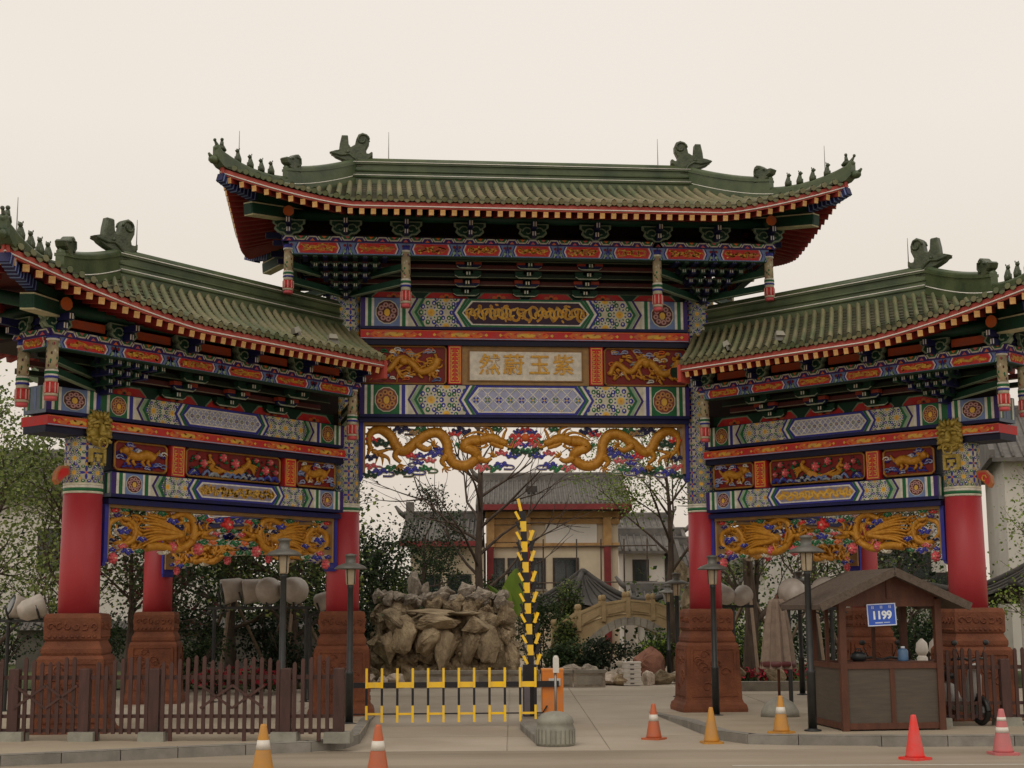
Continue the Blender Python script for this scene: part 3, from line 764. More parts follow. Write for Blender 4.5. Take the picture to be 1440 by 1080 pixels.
def claw(mb,u,v,s,dirs,y=0.0):
    for a in dirs: mb.tube([(u,y,v),(u+s*.6*math.cos(a),y-.03,v+s*.6*math.sin(a)),(u+s*math.cos(a+.35),y-.01,v+s*math.sin(a+.35))],[s*.22,s*.16,s*.04],5)
def dragon_long(cv):
    """central valance dragon; cv maps tracing units to (x,z)"""
    mb=MB(); mb.smooth=True; K=0.00228
    def P3(u,v,y=0.0): x,z=cv(u,v); return (x,y,z)
    body=smooth_path([P3(*p) for p in ((150,290),(120,215),(140,135),(215,108),(300,160),(360,262),(425,292),(520,215),(630,142),(720,140),(780,215),(795,320),(850,398),(950,410),(1035,345),(1010,290,-.06),(930,262,-.08),(960,215,-.08),(1060,200,-.08))],5)
    n=len(body); rr=[0.035+0.068*min(1,i/18)*(1 if i<n-14 else .9) for i in range(n)]
    mb.tube(body,rr,8)
    for i in range(3,n-10,2):     # dorsal fins
        t=(body[i+1]-body[i-1]).normalized(); nn=Vector((-t.z,0,t.x)); 
        if (i>60): nn=-nn
        p=body[i]+nn*rr[i]*.8; mb.tube([p-t*.03,p+nn*.05-t*.05],[.03,.004],4)
    # tail flames
    for a,b,c in (((150,290),(190,330),(175,410)),((160,290),(230,340),(235,420)),((200,320),(280,350),(300,415)),((150,250),(120,300),(115,350)),((190,310),(250,290),(330,270))):
        mb.tube(smooth_path([P3(*a),P3(*b),P3(*c)],4),[.05,.05,.045,.04,.035,.03,.02,.012,.004],5)
    # legs and claws
    for th,cl,ds in ((((370,280),(340,340),(390,390)),(385,410),(-2.4,-1.7,-1.0,-.4)),(((780,330),(740,380),(770,420)),(770,430),(-2.4,-1.6,-.9,-.2)),(((520,230),(600,280),(650,255)),(655,245),(.2,.9,1.6,-.5)),(((1040,345),(1110,375),(1160,350)),(1170,340),(.1,.8,1.5,2.2))):
        mb.tube(smooth_path([P3(*q,-.05) for q in th],4),[.075,.07,.065,.06,.055,.05,.045,.04,.04],6); x,z=cv(*cl); sx=1 if cv(1,0)[0]>cv(0,0)[0] else -1
        claw(mb,x,z,.13,[a if sx>0 else PI-a for a in ds],-.06)
    # head: skull, snout, jaw, horns, mane, whiskers
    for q,r in ((((1060,200),(1150,185),(1230,205),(1290,230)),(.085,.1,.075,.05)),(((1150,215),(1220,250),(1265,262)),(.06,.045,.03))):
        mb.tube(smooth_path([P3(*p,-.09) for p in q],4),[r[min(len(r)-1,int(i/4))] for i in range(4*(len(q)-1)+1)],7)
    mb.ell(P3(1285,222,-.1),(.045,.05,.045),7,4); mb.ell(P3(1180,165,-.13),(.03,.03,.03),6,4)
    for q in (((1130,170),(1050,130),(960,150),(880,205)),((1110,185),(1010,165),(900,200)),((1140,160),(1100,110),(1060,95)),((1170,150),(1150,100),(1090,85)),((1120,215),(1060,240),(1000,260)),((1130,235),(1100,260),(1050,265)),((1250,205),(1270,140),(1290,100),(1260,85)),((1270,235),(1330,260),(1350,210))):
        pp=smooth_path([P3(*p,-.07) for p in q],4); mb.tube(pp,[.035*(1-i/len(pp))+.006 for i in range(len(pp))],5)
    return mb
def valance_frame(x0,x1,zt,zside,yh=0.13):
    mb=MB(); mb.col=DBLUE; mb.b2(x0,x1,-yh-.1,yh+.1,zt,zt+.085)
    mb.col=TAN; mb.b2(x0+.07,x1-.07,-yh,yh,zt-.05,zt)
    for s,x in ((1,x0),(-1,x1)):
        mb.col=BLUE; mb.b2(x,x+s*.07,-yh-.02,yh+.02,zside,zt); mb.prism([(x,zside),(x+s*.07,zside),(x+s*.035,zside-.06),(x,zside-.06)],-yh,yh)
        mb.col=TAN; mb.b2(x+s*.07,x+s*.115,-yh+.01,yh-.01,zside+.1,zt-.05)
    return mb.mesh('valance_frame','paint')
vf=put('carved_valance',valance_frame(-3.22,3.22,5.53,4.46),gate); vf['label']='pierced gold dragon carving hanging under the central beam'
def cvl(u,v): return (-3.2+(u-50)*0.00228,5.52-(v-60)*0.00228)
def cvr(u,v): x,z=cvl(u,v); return (-x,z)
for cv in (cvl,cvr): dragon_long(cv).build('dragon','gold',vf)
VC=[(395,105,.075,DBLUE,1),(560,105,.06,GREEN,0),(510,130,.05,TAN,0),(225,225,.08,DGREEN,0),(150,195,.06,RED,0),(140,345,.06,DBLUE,0),(135,420,.06,PINK,0),(140,495,.07,DGREEN,0),(215,465,.07,BLUE,1),(310,435,.06,GREEN,0),(390,470,.065,DGREEN,0),(480,330,.06,RED,0),(560,330,.055,BLUE,-1),(640,370,.055,PINK,0),(480,450,.07,BLUE,1),(600,440,.06,GREEN,1),(680,310,.07,BLUE,0),(850,140,.06,RED,0),(905,120,.085,DBLUE,0),(935,240,.085,GREEN,0),(990,255,.05,GREEN,0),(1195,100,.06,GREEN,0),(1250,305,.055,PINK,0),(1085,430,.07,PINK,0),(1180,435,.07,GREEN,0),(1245,405,.065,BLUE,1),(1370,160,.06,RED,0),(1370,230,.06,PINK,0),(1340,205,.05,GREEN,0),(1400,300,.07,DGREEN,0),(1340,330,.06,BLUE,0),(540,390,.05,BLUE,-1),(710,270,.05,BLUE,1)]
for cv in (cvl,cvr):
    for u,v,s,c,t in VC:
        x,z=cv(u,v); mb=MB(); cloud3(mb,x,z,s*1.7,c,0.02,(t or (1 if int(u)%3==0 else 0))*(1 if cv is cvl else -1)); mb.build('cloud','paint',vf)
mb=MB(); mb.smooth=True; mb.col=ORANGE; mb.ell((0,-.05,5.26),.085,10,6); mb.build('pearl','paint',vf)
for x,z,c in ((-.13,5.38,BLUE),(.13,5.38,BLUE),(-.16,5.2,RED),(.16,5.2,RED),(0,5.42,RED),(0,5.12,BLUE),(-.1,5.02,GREEN),(.1,5.02,GREEN),(-.24,5.05,DGREEN),(.24,5.05,DGREEN)):
    mb=MB(); cloud3(mb,x,z,.085,c,0.02); mb.build('cloud','paint',vf)
# wing valances
def phoenix(cv):
    mb=MB(); mb.smooth=True
    def P3(u,v,y=0.0): x,z=cv(u,v); return (x,y,z)
    def T(q,r0,r1,n=5,y=-.03):
        pp=smooth_path([P3(*p,y) for p in q],4); m=len(pp); mb.tube(pp,[r0+(r1-r0)*i/(m-1) for i in range(m)],n)
    T(((130,120),(75,150),(70,220),(130,265),(195,240),(205,170),(165,120)),.05,.05,6)
    rr=random.Random(77)
    for k in range(64):
        f=rr.random(); u0=rr.uniform(150,470); v0=95+rr.random()*190; a=PI+rr.uniform(-1.1,1.1); L=rr.uniform(50,110); b=a+rr.choice((-1,1))*rr.uniform(.6,1.5)
        T(((u0,v0),(u0+L*.55*math.cos(a),v0+L*.5*math.sin(a)),(u0+L*.55*math.cos(a)+L*.5*math.cos(b),max(82,min(300,v0+L*.5*math.sin(a)+L*.45*math.sin(b))))),.045,.012,5,-.05+.1*rr.random())
    for k in range(9):
        a=-0.9+k*0.2; T(((455,200),(380,190+a*45),(300,185+a*75),(235,200+a*105)),.06,.014,5,-.07-.012*(k%3))
    for k in range(14): T(((500+rr.uniform(-30,60),rr.uniform(90,260)),(540+rr.uniform(-30,60),rr.uniform(100,250)),(590+rr.uniform(-40,70),rr.uniform(110,240))),.04,.01,5,.0)
    T(((390,110),(450,80),(505,100),(525,170),(505,240),(430,285),(330,270),(260,280)),.05,.075,8,-.06)
    T(((505,230),(540,190),(590,180),(625,160)),.06,.02,6,-.08); T(((560,200),(610,215),(650,205)),.045,.012,5,-.08)
    mb.ell(P3(575,188,-.1),(.07,.06,.055),8,5)
    for q in (((560,170),(540,130),(560,105)),((585,168),(590,130),(620,110)),((440,280),(420,240),(430,215))): T(q,.03,.006,5,-.1)
    return mb
def wing_valance():
    out=[]; x0,x1,zt=0.31,5.49,3.66
    out.append(('carved_valance',valance_frame(x0,x1,zt,2.74),None))
    S=(x1-x0-.2)/1340.0
    # canonical x runs from the inner to the outer column, so both halves mirror about the middle
    xm=(x0+x1)/2; ztop=zt-.05
    cvA=lambda u,v:(xm-(720-u)*S,ztop-(v-70)*0.00292); cvB=lambda u,v:(xm+(720-u)*S,ztop-(v-70)*0.00292)
    for cv in (cvA,cvB): out.append(('phoenix',phoenix(cv).mesh('phoenix','gold'),1))
    VC=[(85,85,.06,RED,0),(140,75,.07,GREEN,0),(100,110,.06,PURP,0),(335,85,.07,GREEN,0),(395,125,.09,BLUE,0),(430,155,.07,DBLUE,0),(135,195,.10,BLUE,0),(230,235,.07,BLUE,0),(80,245,.05,DBLUE,0),(130,280,.07,PINK,0),(155,305,.09,BLUE,0),(215,305,.06,GREEN,0),(85,345,.10,PINK,0),(75,300,.06,BLUE,0),(360,305,.06,CREAM,0),(400,275,.10,PINK,0),(545,280,.11,PINK,0),(560,100,.08,GREEN,0),(600,105,.07,RED,0),(660,105,.08,BLUE,0),(570,240,.08,GREEN,0),(625,235,.07,ORANGE,0),(680,235,.09,GREEN,0),(720,200,.10,BLUE,0),(645,185,.06,PINK,0),(540,130,.08,DBLUE,0),(690,165,.06,GREEN,0)]
    i=0
    for cv in (cvA,cvB):
        for u,v,s,c,t in VC:
            x,z=cv(u,v); mb=MB()
            if c in (PINK,RED) and s>.08: flower3(mb,x,z,s*.95,c,-.08,False)
            else: cloud3(mb,x,z,s*.95,c,-.04,0,.06)
            out.append(('flower' if (c in (PINK,RED) and s>.08) else 'cloud',mb.mesh('cloud','paint'),1))
    mb=MB(); x,z=xm,ztop-.17; flower3(mb,x,z,.14,RED,-.05); out.append(('peony',mb.mesh('peony','paint'),1))
    return out
_wv=wing_valance()
for mt,det in WINGS:
    root=put('carved_valance',_wv[0][1],gate,mt); root['label']='pierced gold phoenix carving with coloured clouds under a wing beam'
    for nm,me,_ in _wv[1:]: put(nm,me,root)
# ------------------------------------------------------------------ relief panels and name board
def panel_back(x0,x1,z0,z1,y=0.18,bg=DRED):
    mb=MB(); mb.col=NAVY; mb.b2(x0-.03,x1+.03,-y+.02,y-.02,z0-.02,z1+.02); mb.col=bg; mb.b2(x0,x1,-y,y,z0,z1)
    for sg in (-1,1):
        c=.05; P=[(x0+c,z0),(x1-c,z0),(x1,z0+c),(x1,z1-c),(x1-c,z1),(x0+c,z1),(x0,z1-c),(x0,z0+c),(x0+c,z0)]
        mb.col=lin('#a8772e'); mb.smooth=True; mb.tube([(a,sg*(y+.01),b) for a,b in P],.022,5); mb.smooth=False
    return mb
def creature(mb,x0,x1,z0,z1,seed,y,kind):
    r=random.Random(seed); w=x1-x0; h=z1-z0; mb.smooth=True
    def T(pts,r0,r1,n=6):
        pp=smooth_path([(x0+a*w,-y-.02,z0+b*h) for a,b in pts],4); m=len(pp); mb.tube(pp,[r0+(r1-r0)*math.sin(PI*min(1,.25+.75*i/(m-1))) if False else r0+(r1-r0)*i/(m-1) for i in range(m)],n)
    if kind=='beast':
        T(((.25,.5),(.4,.62),(.6,.5),(.78,.6)),.085,.07,7); T(((.78,.6),(.88,.75),(.95,.62)),.05,.03); T(((.25,.5),(.15,.7),(.1,.85)),.04,.01)
        mb.ell((x0+.86*w,-y-.05,z0+.72*h),(.075,.05,.065),7,5)
        for a in (.3,.42,.62,.74): T(((a,.5),(a+.06,.3),(a+.0,.15)),.04,.02,5)
        for k in range(6): T(((.72+.02*k,.72),(.68+.03*k,.86),(.62+.05*k,.93)),.022,.006,4)
    elif kind=='dragon':
        T(((.03,.25),(.12,.6),(.3,.35),(.45,.7),(.6,.55),(.72,.3),(.88,.45),(.93,.7)),.05,.085,7)
        mb.ell((x0+.5*w,-y-.05,z0+.62*h),(.10,.06,.09),7,5)
        for k in range(34):
            a=r.uniform(.08,.92);b=r.uniform(.12,.85); T(((a,b),(a+r.uniform(-.08,.08),b+r.uniform(-.15,.15)),(a+r.uniform(-.12,.12),b+r.uniform(-.25,.25))),.035,.008,5)
        for a in (.2,.4,.65,.82): T(((a,.45),(a+.05,.2),(a+.09,.12)),.04,.02,5)
    elif kind=='bird':
        T(((.42,.42),(.36,.6),(.34,.75),(.36,.88)),.065,.03,6); mb.ell((x0+.365*w,-y-.04,z0+.88*h),(.05,.035,.035),6,4)
        for k in range(9): T(((.4,.42),(.48,.34-.03*k),(.56+.02*k,.04+.05*k)),.05,.012,5)
        for k in range(5): T(((.36,.6),(.3,.62-.05*k),(.24+.01*k,.56-.1*k)),.04,.01)
        T(((.44,.4),(.46,.2),(.45,.08)),.03,.015,5)
    else:
        T(((.78,.35),(.74,.5),(.77,.7),(.785,.85)),.05,.02,6)
        for k in range(5): T(((.78,.38),(.72,.28-.03*k),(.62+.02*k,.22-.04*k)),.05,.012,5)
        T(((.77,.6),(.82,.55),(.87,.6)),.035,.01); mb.ell((x0+.785*w,-y-.04,z0+.86*h),(.04,.03,.03),6,4)
def relief_panel(x0,x1,z0,z1,kind,seed,bg=DRED,y=0.18):
    out=[('relief_panel',panel_back(x0,x1,z0,z1,y,bg).mesh('relief_panel','paint'))]
    kinds=('bird','bird2') if kind=='phoenix' else (kind,)
    for kd in kinds:
        g=MB(); creature(g,x0+.05,x1-.05,z0+.03,z1-.03,seed,y,kd); out.append(('gilded_animal',g.mesh('gilded_animal','gold')))
    r=random.Random(seed+11); c=MB(); w=x1-x0;h=z1-z0
    if kind=='phoenix':
        for u,v,s in ((.12,.78,.07),(.17,.45,.10),(.5,.6,.11),(.63,.78,.09),(.83,.5,.09),(.28,.8,.05),(.9,.7,.06),(.06,.4,.06)):
            q=MB(); flower3(q,x0+u*w,z0+v*h,s*.85,PINK,-y-.03); out.append(('flower',q.mesh('flower','paint')))
        c.smooth=True
        for k in range(26):
            u=r.uniform(.03,.92); c.col=r.choice((BLUE,SKYB,GREY,DBLUE,SKYB)); hh=r.uniform(.04,.26)
            c.tube(smooth_path([(x0+(u-.02)*w,-y-.02,z0+.06*h),(x0+(u+.02)*w,-y-.04,z0+hh*h+.05*h),(x0+(u+.06)*w,-y-.02,z0+.05*h)],3),.026,5)
        for k in range(46):
            u=r.uniform(.04,.96);v=r.uniform(.28,.9); c.col=r.choice((GREEN,DGREEN,GREEN,MAROON,lin('#3b3330'))); c.ell((x0+u*w,-y-.015,z0+v*h),(r.uniform(.03,.06),.02,.025),6,3)
    else:
        n=34 if kind=='dragon' else 24
        for k in range(n):
            u=x0+r.uniform(.06,.94)*w; v=z0+r.uniform(.1,.92)*h; s=r.uniform(.03,.06); c.col=r.choice((WHITE,LBLUE,SKYB,PINK,PURP,BLUE) if kind!='dragon' else (GREY,WHITE,SKYB,GREEN,LBLUE,GOLD,ORANGE,GOLD))
            sg=r.choice((-1,1)); P=[(u+sg*s*(1.1-t)*math.cos(6*t)*1.5,-y-.02,v+s*(1.1-t)*math.sin(6*t)) for t in [i/9 for i in range(10)]]
            P.append((max(x0+.03,min(x1-.03,u+sg*s*2.4)),-y-.02,v-s*.6)); c.smooth=True; c.tube(P,.015,4)
    out.append(('cloud_carving',c.mesh('cloud_carving','paint')))
    return out
def post_panel(x0,x1,z0,z1,y=0.26,seed=0):
    mb=MB(); mb.col=RED; mb.b2(x0,x1,-y,y,z0,z1); d=Deco(mb,plane_maps(y)); w=x1-x0; cx=(x0+x1)/2
    e=.03; d.line([(x0+e,z0+e),(x1-e,z0+e),(x1-e,z1-e),(x0+e,z1-e),(x0+e,z0+e)],.016,YEL,2)
    n=int((z1-z0)/.09)
    for i in range(n):
        z=z0+.07+(z1-z0-.14)*(i+.5)/n
        for q in (-1,1): d.line([(cx+q*w*.08,z-.03),(cx+q*w*.28,z-.03),(cx+q*w*.28,z+.02),(cx+q*w*.15,z+.02)],.014,YEL,2)
        d.line([(cx,z-.04),(cx,z+.035)],.012,ORANGE,2)
    return mb.mesh('red_stile','paint')
def place_group(items,mt=None):
    r=put(items[0][0],items[0][1],gate,mt)
    for nm,me in items[1:]:
        o=put(nm,me,r)
        if nm=='cloud_carving': tag(o,kind='stuff')
    return r
for sg in (-1,1):
    a,b=sorted((sg*1.56,sg*3.2)); place_group(relief_panel(a,b,6.28,7.02,'dragon',5+sg))
    a,b=sorted((sg*1.26,sg*1.52)); put('red_stile',post_panel(a,b,6.27,7.03),gate)
mb=MB(); mb.col=TAN; mb.b2(-1.25,1.25,-.2,.2,6.27,7.03); mb.col=lin('#e2dccc'); mb.b2(-1.1,1.1,-.215,.215,6.36,6.93)
mb.col=lin('#8e6a3a')
for x0,x1,z0,z1 in ((-1.13,1.13,6.335,6.36),(-1.13,1.13,6.93,6.955),(-1.13,-1.1,6.36,6.93),(1.1,1.13,6.36,6.93)): mb.b2(x0,x1,-.23,.23,z0,z1)
nb=mb.build('name_board','paint',gate); nb['label']='cream name board with four gilded characters in a brown frame'
M['letter']=material('bright_gilt_letter',lin('#c98e22'),lin('#e0b040'),scale=20,rough=0.4,metal=0.1)
for ch,x in zip('然蔚玉紫',(-.71,-.24,.27,.74)):
    me=text_mesh(ch,0.43,0.014,0.004); me.materials.clear(); me.materials.append(M['letter'])
    put('character',me,nb,Matrix.Translation((x,-.228,6.645))@Matrix.Rotation(PI/2,4,'X'))
pw=[relief_panel(0.45,1.42,4.22,4.68,'beast',21),relief_panel(1.84,3.95,4.22,4.68,'phoenix',33),relief_panel(4.36,5.38,4.22,4.68,'beast',45)]
sw=[post_panel(1.49,1.77,4.18,4.70,.25),post_panel(4.02,4.30,4.18,4.70,.25)]
for mt,det in WINGS:
    for it in pw: place_group(it,mt)
    for me in sw: put('red_stile',me,gate,mt)
# lion masks and tenon ends on the outer columns
mb=MB(); mb.smooth=True
mb.prism([(-.2,5.02),(-.22,4.8),(-.16,4.62),(-.07,4.55),(.07,4.55),(.16,4.62),(.22,4.8),(.2,5.02),(.1,5.07),(-.1,5.07)],-.08,.02,bev=.03)
mb.ell((0,-.12,4.80),(.055,.07,.1),8,5); mb.ell((0,-.17,4.73),(.075,.05,.04),8,5); mb.ell((0,-.1,4.64),(.12,.06,.035),8,5)
for q in (-1,1):
    mb.ell((q*.10,-.10,4.85),(.06,.05,.035),8,5); mb.tube([(q*.03,-.13,4.90),(q*.10,-.14,4.92),(q*.18,-.1,4.88)],[.025,.03,.012],5)
    mb.ell((q*.15,-.08,4.74),(.07,.05,.06),8,5); mb.tube([(q*.05,-.1,4.97),(q*.1,-.12,5.02),(q*.17,-.08,5.09)],[.035,.03,.01],5)
    for k in range(5): mb.tube([(q*.16,-.05,4.98-k*.085),(q*.215,-.07,4.96-k*.085),(q*.22,-.04,5.0-k*.085)],[.045,.035,.015],5)
    mb.tube([(q*.02,-.13,4.60),(q*.09,-.14,4.58),(q*.15,-.1,4.62)],[.022,.022,.01],5)
for k in range(5): mb.tube([((k-2)*.06,-.07,4.99),((k-2)*.07,-.09,5.06),((k-2)*.085,-.04,5.11)],[.035,.03,.01],5)
mb.tube([(.085*math.cos(t),-.16,4.58+.085*math.sin(t)) for t in [2*PI*i/14 for i in range(15)]],.018,5)
mb.smooth=False
for x0,x1,z0,z1 in ((-.15,.15,4.44,4.50),(-.15,-.10,4.24,4.44),(.10,.15,4.24,4.44),(-.15,-.05,4.24,4.28),(.05,.15,4.24,4.28),(-.07,.07,4.36,4.41),(-.03,.03,4.30,4.36)): mb.b2(x0,x1,-.06,.0,z0,z1)
lion=mb.mesh('lion_mask','oldgold')
mb=MB(); OUT=[(0,4.10),(.1,4.04),(.22,3.9+.02),(.27,3.99),(.25,4.12),(.16,4.22),(0,4.22)]
mb.col=lin('#b06a34'); mb.prism([(a,b) for a,b in OUT],-.05,.05)
cx=sum(a for a,b in OUT)/7; cz=sum(b for a,b in OUT)/7
mb.col=RED; mb.prism([(cx+(a-cx)*.72,cz+(b-cz)*.72) for a,b in OUT],-.056,.056); mb.col=YEL; mb.smooth=True; mb.tube([(cx+.04*math.cos(t),-.06,cz+.05*math.sin(t)) for t in (0,1,2,3,4,5)],.012,4)
ten=mb.mesh('tenon_end','paint')
for nm,wm in (('lo',W_L),('ro',W_R)):
    c=cols[nm]; ang=math.atan2(-(-c.location.x)*0-wm[1][1],-wm[0][1])  # front normal of the wing
    fx,fy=-wm[0][1],-wm[1][1]; rz=math.atan2(fy,fx)+PI/2
    put('lion_mask',lion,c,Matrix.Rotation(rz,4,'Z')@Matrix.Translation((0,-.29,0)))
    ox,oy=wm[0][0],wm[1][0]; rz=math.atan2(oy,ox); put('tenon_end',ten,c,Matrix.Rotation(rz,4,'Z')@Matrix.Translation((.29,0,0)))
# ------------------------------------------------------------------ hanging posts, front frames, brackets
def hang_post(h,short):
    mb=MB(); mb.smooth=True
    segs=[(1.0,.93,.095,BLUE),(.93,.90,.1,WHITE),(.90,.46,.086,lin('#b3a583')),(.46,.43,.095,WHITE),(.43,.39,.098,GREEN),(.39,.36,.094,WHITE),(.36,.33,.1,BLUE),(.33,.27,.09,lin('#b9b39a')),(.27,.10,.094,RED),(.10,.06,.1,lin('#b8a890')),(.06,0,.09,PINK)]
    for a,b,r,c in segs: mb.col=c; mb.lathe([(r,b*h),(r,a*h)],12)
    mb.smooth=False; mb.col=lin('#d7a59a')
    for k in range(8):
        a=2*PI*k/8; mb.box((.095*math.cos(a),.095*math.sin(a),.185*h),(.018,.018,.15*h),Matrix.Rotation(a,3,'Z'))
    d=Deco(mb,cyl_maps(.083)); r=random.Random(4)
    for k in range(46): d.disc(r.uniform(-.27,.27),r.uniform(.48,.89)*h,.02,.026,r.choice((PINK,DGREEN,GREEN,BLUE,MAROON,CREAM)),1,5)
    return mb.mesh('hanging_post','paint')
def frame_beam(L,z0,h,nseg,seed=0,ends=0.0):
    """cartouche beam of length L along +x, centred, with the wavy lotus fringe above"""
    mb=MB(); x0,x1=-L/2,L/2; mb.col=DGREEN; mb.b2(x0,x1,-.08,.08,z0,z0+h)
    d=Deco(mb,plane_maps(.08)); d.rect(x0,x1,z0,z0+.02,DGREEN,1); d.rect(x0,x1,z0+.02,z0+h,SKYB,1); w=L/nseg; zm=z0+h*.55
    for i in range(nseg):
        u=x0+(i+.5)*w; a=w*.29; hh=h*.40
        for e,c in ((.07,BLUE),(.045,WHITE),(.02,PINK),(0,RED)):
            d.poly([(u-a-e-.04,zm),(u-a-e,zm-hh),(u+a+e,zm-hh),(u+a+e+.04,zm),(u+a+e,zm+hh),(u-a-e,zm+hh)],c,2+(.07-e)*20)
        squiggle(d,u,zm,a*1.9,h*.62,ORANGE,.034,5,seed+i); squiggle(d,u,zm,a*1.8,h*.5,YEL,.02,6,seed+i+9); squiggle(d,u,zm,a*1.8,h*.55,GOLD,.022,6,seed+i+29)
        rq=random.Random(seed+i)
        for kk in range(9): d.disc(u+rq.uniform(-.9,.9)*a,zm+rq.uniform(-.28,.28)*h,.026,.016,rq.choice((ORANGE,YEL)),7,5,rq.random()*3)
        for q in (-1,1):
            c=u+q*w*.5
            for k,(cc,e) in enumerate(((GREEN,.06),(WHITE,.035),(BLUE,.018))): d.poly([(c-q*e,z0+.02),(c-q*(e+.05),z0+.02),(c,zm),(c-q*e*0,z0+h)],cc,2+k)
            d.disc(c-q*.05,z0+h*.3,.03,.03,LGREEN,5,6); d.disc(c-q*.05,z0+h*.75,.03,.03,DRED,5,6)
    # fringe
    zf=z0+h; mb.col=PURP; mb.b2(x0-.1,x1+.1,-.13,.13,zf,zf+.10)
    d=Deco(mb,plane_maps(.13)); n=int(L/.19); w=(L+.2)/n
    for i in range(n):
        u=x0-.1+(i+.5)*w; a=i%2
        d.poly([(u-w*.5,zf+.10),(u-w*.3,zf+(.02 if a else .08)),(u+w*.3,zf+(.02 if a else .08)),(u+w*.5,zf+.10)],(BLUE,GREEN)[a],1)
        d.line([(u-w*.5,zf+(.085 if a else .025)),(u-w*.3,zf+(.03 if a else .085)),(u+w*.3,zf+(.03 if a else .085)),(u+w*.5,zf+(.085 if a else .025))],.022,CREAM,2)
        d.poly([(u-w*.22,zf+(.098 if a else .005)),(u+w*.22,zf+(.098 if a else .005)),(u,zf+(.05 if a else .055))],ORANGE if (i//2)%2 else PINK,3)
    return mb.mesh('cartouche_beam','paint')
def bracket_set(P=1.0,H=0.5,n=4):
    mb=MB()
    for k in range(n):
        y=-.12-k*P/n; z=.05+k*H/n; wd=.50 if k%2==0 else .46; c=(DGREEN,DBLUE)[k%2]
        mb.col=c; mb.prism([(-wd/2,z+.08),(-wd/2,z+.04),(-wd*.36,z),(wd*.36,z),(wd/2,z+.04),(wd/2,z+.08)],y-.04,y+.04)
        mb.col=lin('#a9b5a0'); mb.b2(-wd*.36,wd*.36,y-.046,y-.036,z-.006,z+.016)
        for q in (-1,1):
            mb.bar((q*wd*.36,y-.042,z),(q*wd*.5,y-.042,z+.045),.012,.012)
            mb.col=lin('#a03a22') if k%2 else DGREEN; mb.box((q*wd*.36,y-.01,z+.105),(.16,.12,.06)); mb.col=lin('#8fa08a')
        mb.col=DGREEN; mb.b2(-.045,.045,y-.16,.0,z+.02,z+.1)
        mb.col=WHITE
        for q in (-1,1): mb.b2(q*.025-.012,q*.025+.012,y-.165,y-.159,z+.03,z+.09)
    return mb.mesh('bracket_set','paint')
def upper_bracket(s=1.0):
    mb=MB()
    for y,c,k in ((-.10,DGREEN,1.0),(.02,DBLUE,.8)):
        O=[(-.06,0),(.06,0),(.11,.05),(.20,.06),(.27,.13),(.24,.2),(.30,.24),(.30,.31),(-.30,.31),(-.30,.24),(-.24,.2),(-.27,.13),(-.20,.06),(-.11,.05)]
        O=[(a*k*s,b*s) for a,b in O]; mb.col=lin('#7d8f78'); mb.prism(O,y-.03,y+.03)
        cz=.17*s; mb.col=c; mb.prism([(a*.86,cz+(b-cz)*.82) for a,b in O],y-.036,y+.036)
    mb.col=DBLUE; mb.b2(-.04,.04,-.34*s,.4,.02,.12); mb.b2(-.045,.045,-.48*s,.4,.16*s,.27*s)
    mb.col=WHITE
    for q in (-1,1): mb.b2(q*.022-.01,q*.022+.01,-.345*s,-.341*s,.03,.11); mb.b2(q*.022-.01,q*.022+.01,-.485*s,-.481*s,.17*s,.26*s)
    mb.smooth=True; mb.col=lin('#7d8f78')
    for q in (-1,1): mb.tube([(q*(.1+.1*math.cos(t)*(1-t/9)),-.145,.16*s+.09*math.sin(t)*(1-t/9)) for t in [i*.6 for i in range(10)]],.014,4)
    return mb.mesh('eave_bracket','paint')
def honeycomb(rows=5,dx=.185,dz=.135,dy=.25):
    mb=MB(); mb.smooth=False
    for r in range(rows):
        n=2*r+1; y=-.12-r*dy; z=r*dz
        for i in range(n):
            x=(i-r)*dx; mb.col=DGREEN if (i+r)%2 else DBLUE
            mb.b2(x-.045,x+.045,y-.1,y+.32,z,z+.09)
            mb.col=lin('#b9b7a6')
            for q in (-1,1): mb.b2(x+q*.02-.009,x+q*.02+.009,y-.104,y-.099,z+.025,z+.08)
            mb.col=lin('#4a5a44'); 
            for q in (-1,1): mb.bar((x+q*.045,y-.05,z+.07),(x+q*.095,y-.05,z+.12),.02,.03)
            mb.col=MAROON if (i+r)%3 else DGREEN; mb.box((x,y+.02,z+.115),(.11,.11,.04))
        mb.col=NAVY; mb.b2(-(r+.6)*dx,(r+.6)*dx,y+.1,y+.16,z+.03,z+.12)
    return mb.mesh('bracket_cluster','paint')
def tie(L,col,edge):
    mb=MB(); mb.col=col; mb.b2(-L/2,L/2,-.035,.035,0,.085); mb.col=edge; mb.b2(-L/2,L/2,-.038,-.03,-.004,.01); return mb.mesh('tie_beam','paint')
def cushion(L,n,z):
    mb=MB(); mb.col=DGREEN; mb.b2(-L/2,L/2,-.16,.16,z,z+.2); d=Deco(mb,plane_maps(.16)); w=L/n
    for i in range(n):
        u=-L/2+(i+.5)*w
        for k,(e,c) in enumerate(((.0,lin('#7f9478')),(.025,RED),)):
            d.poly([(u-w*.42+e,z),(u+w*.42-e,z),(u+w*.42-e,z+.04),(u+w*.30-e,z+.17-e),(u-w*.30+e,z+.17-e),(u-w*.42+e,z+.04)],c,1+k)
        for k in range(3): d.disc(u+(k-1)*.09,z+.05+.03*(k==1),.05,.035,ORANGE,4,7)
        d.disc(u,z+.05,.03,.025,DGREEN,5,6)
    return mb.mesh('cushion_board','paint')
ub=upper_bracket(1.0); bs=bracket_set(1.0,.50); hc=honeycomb(); hp1=hang_post(1.16,False); hp2=hang_post(.92,True)
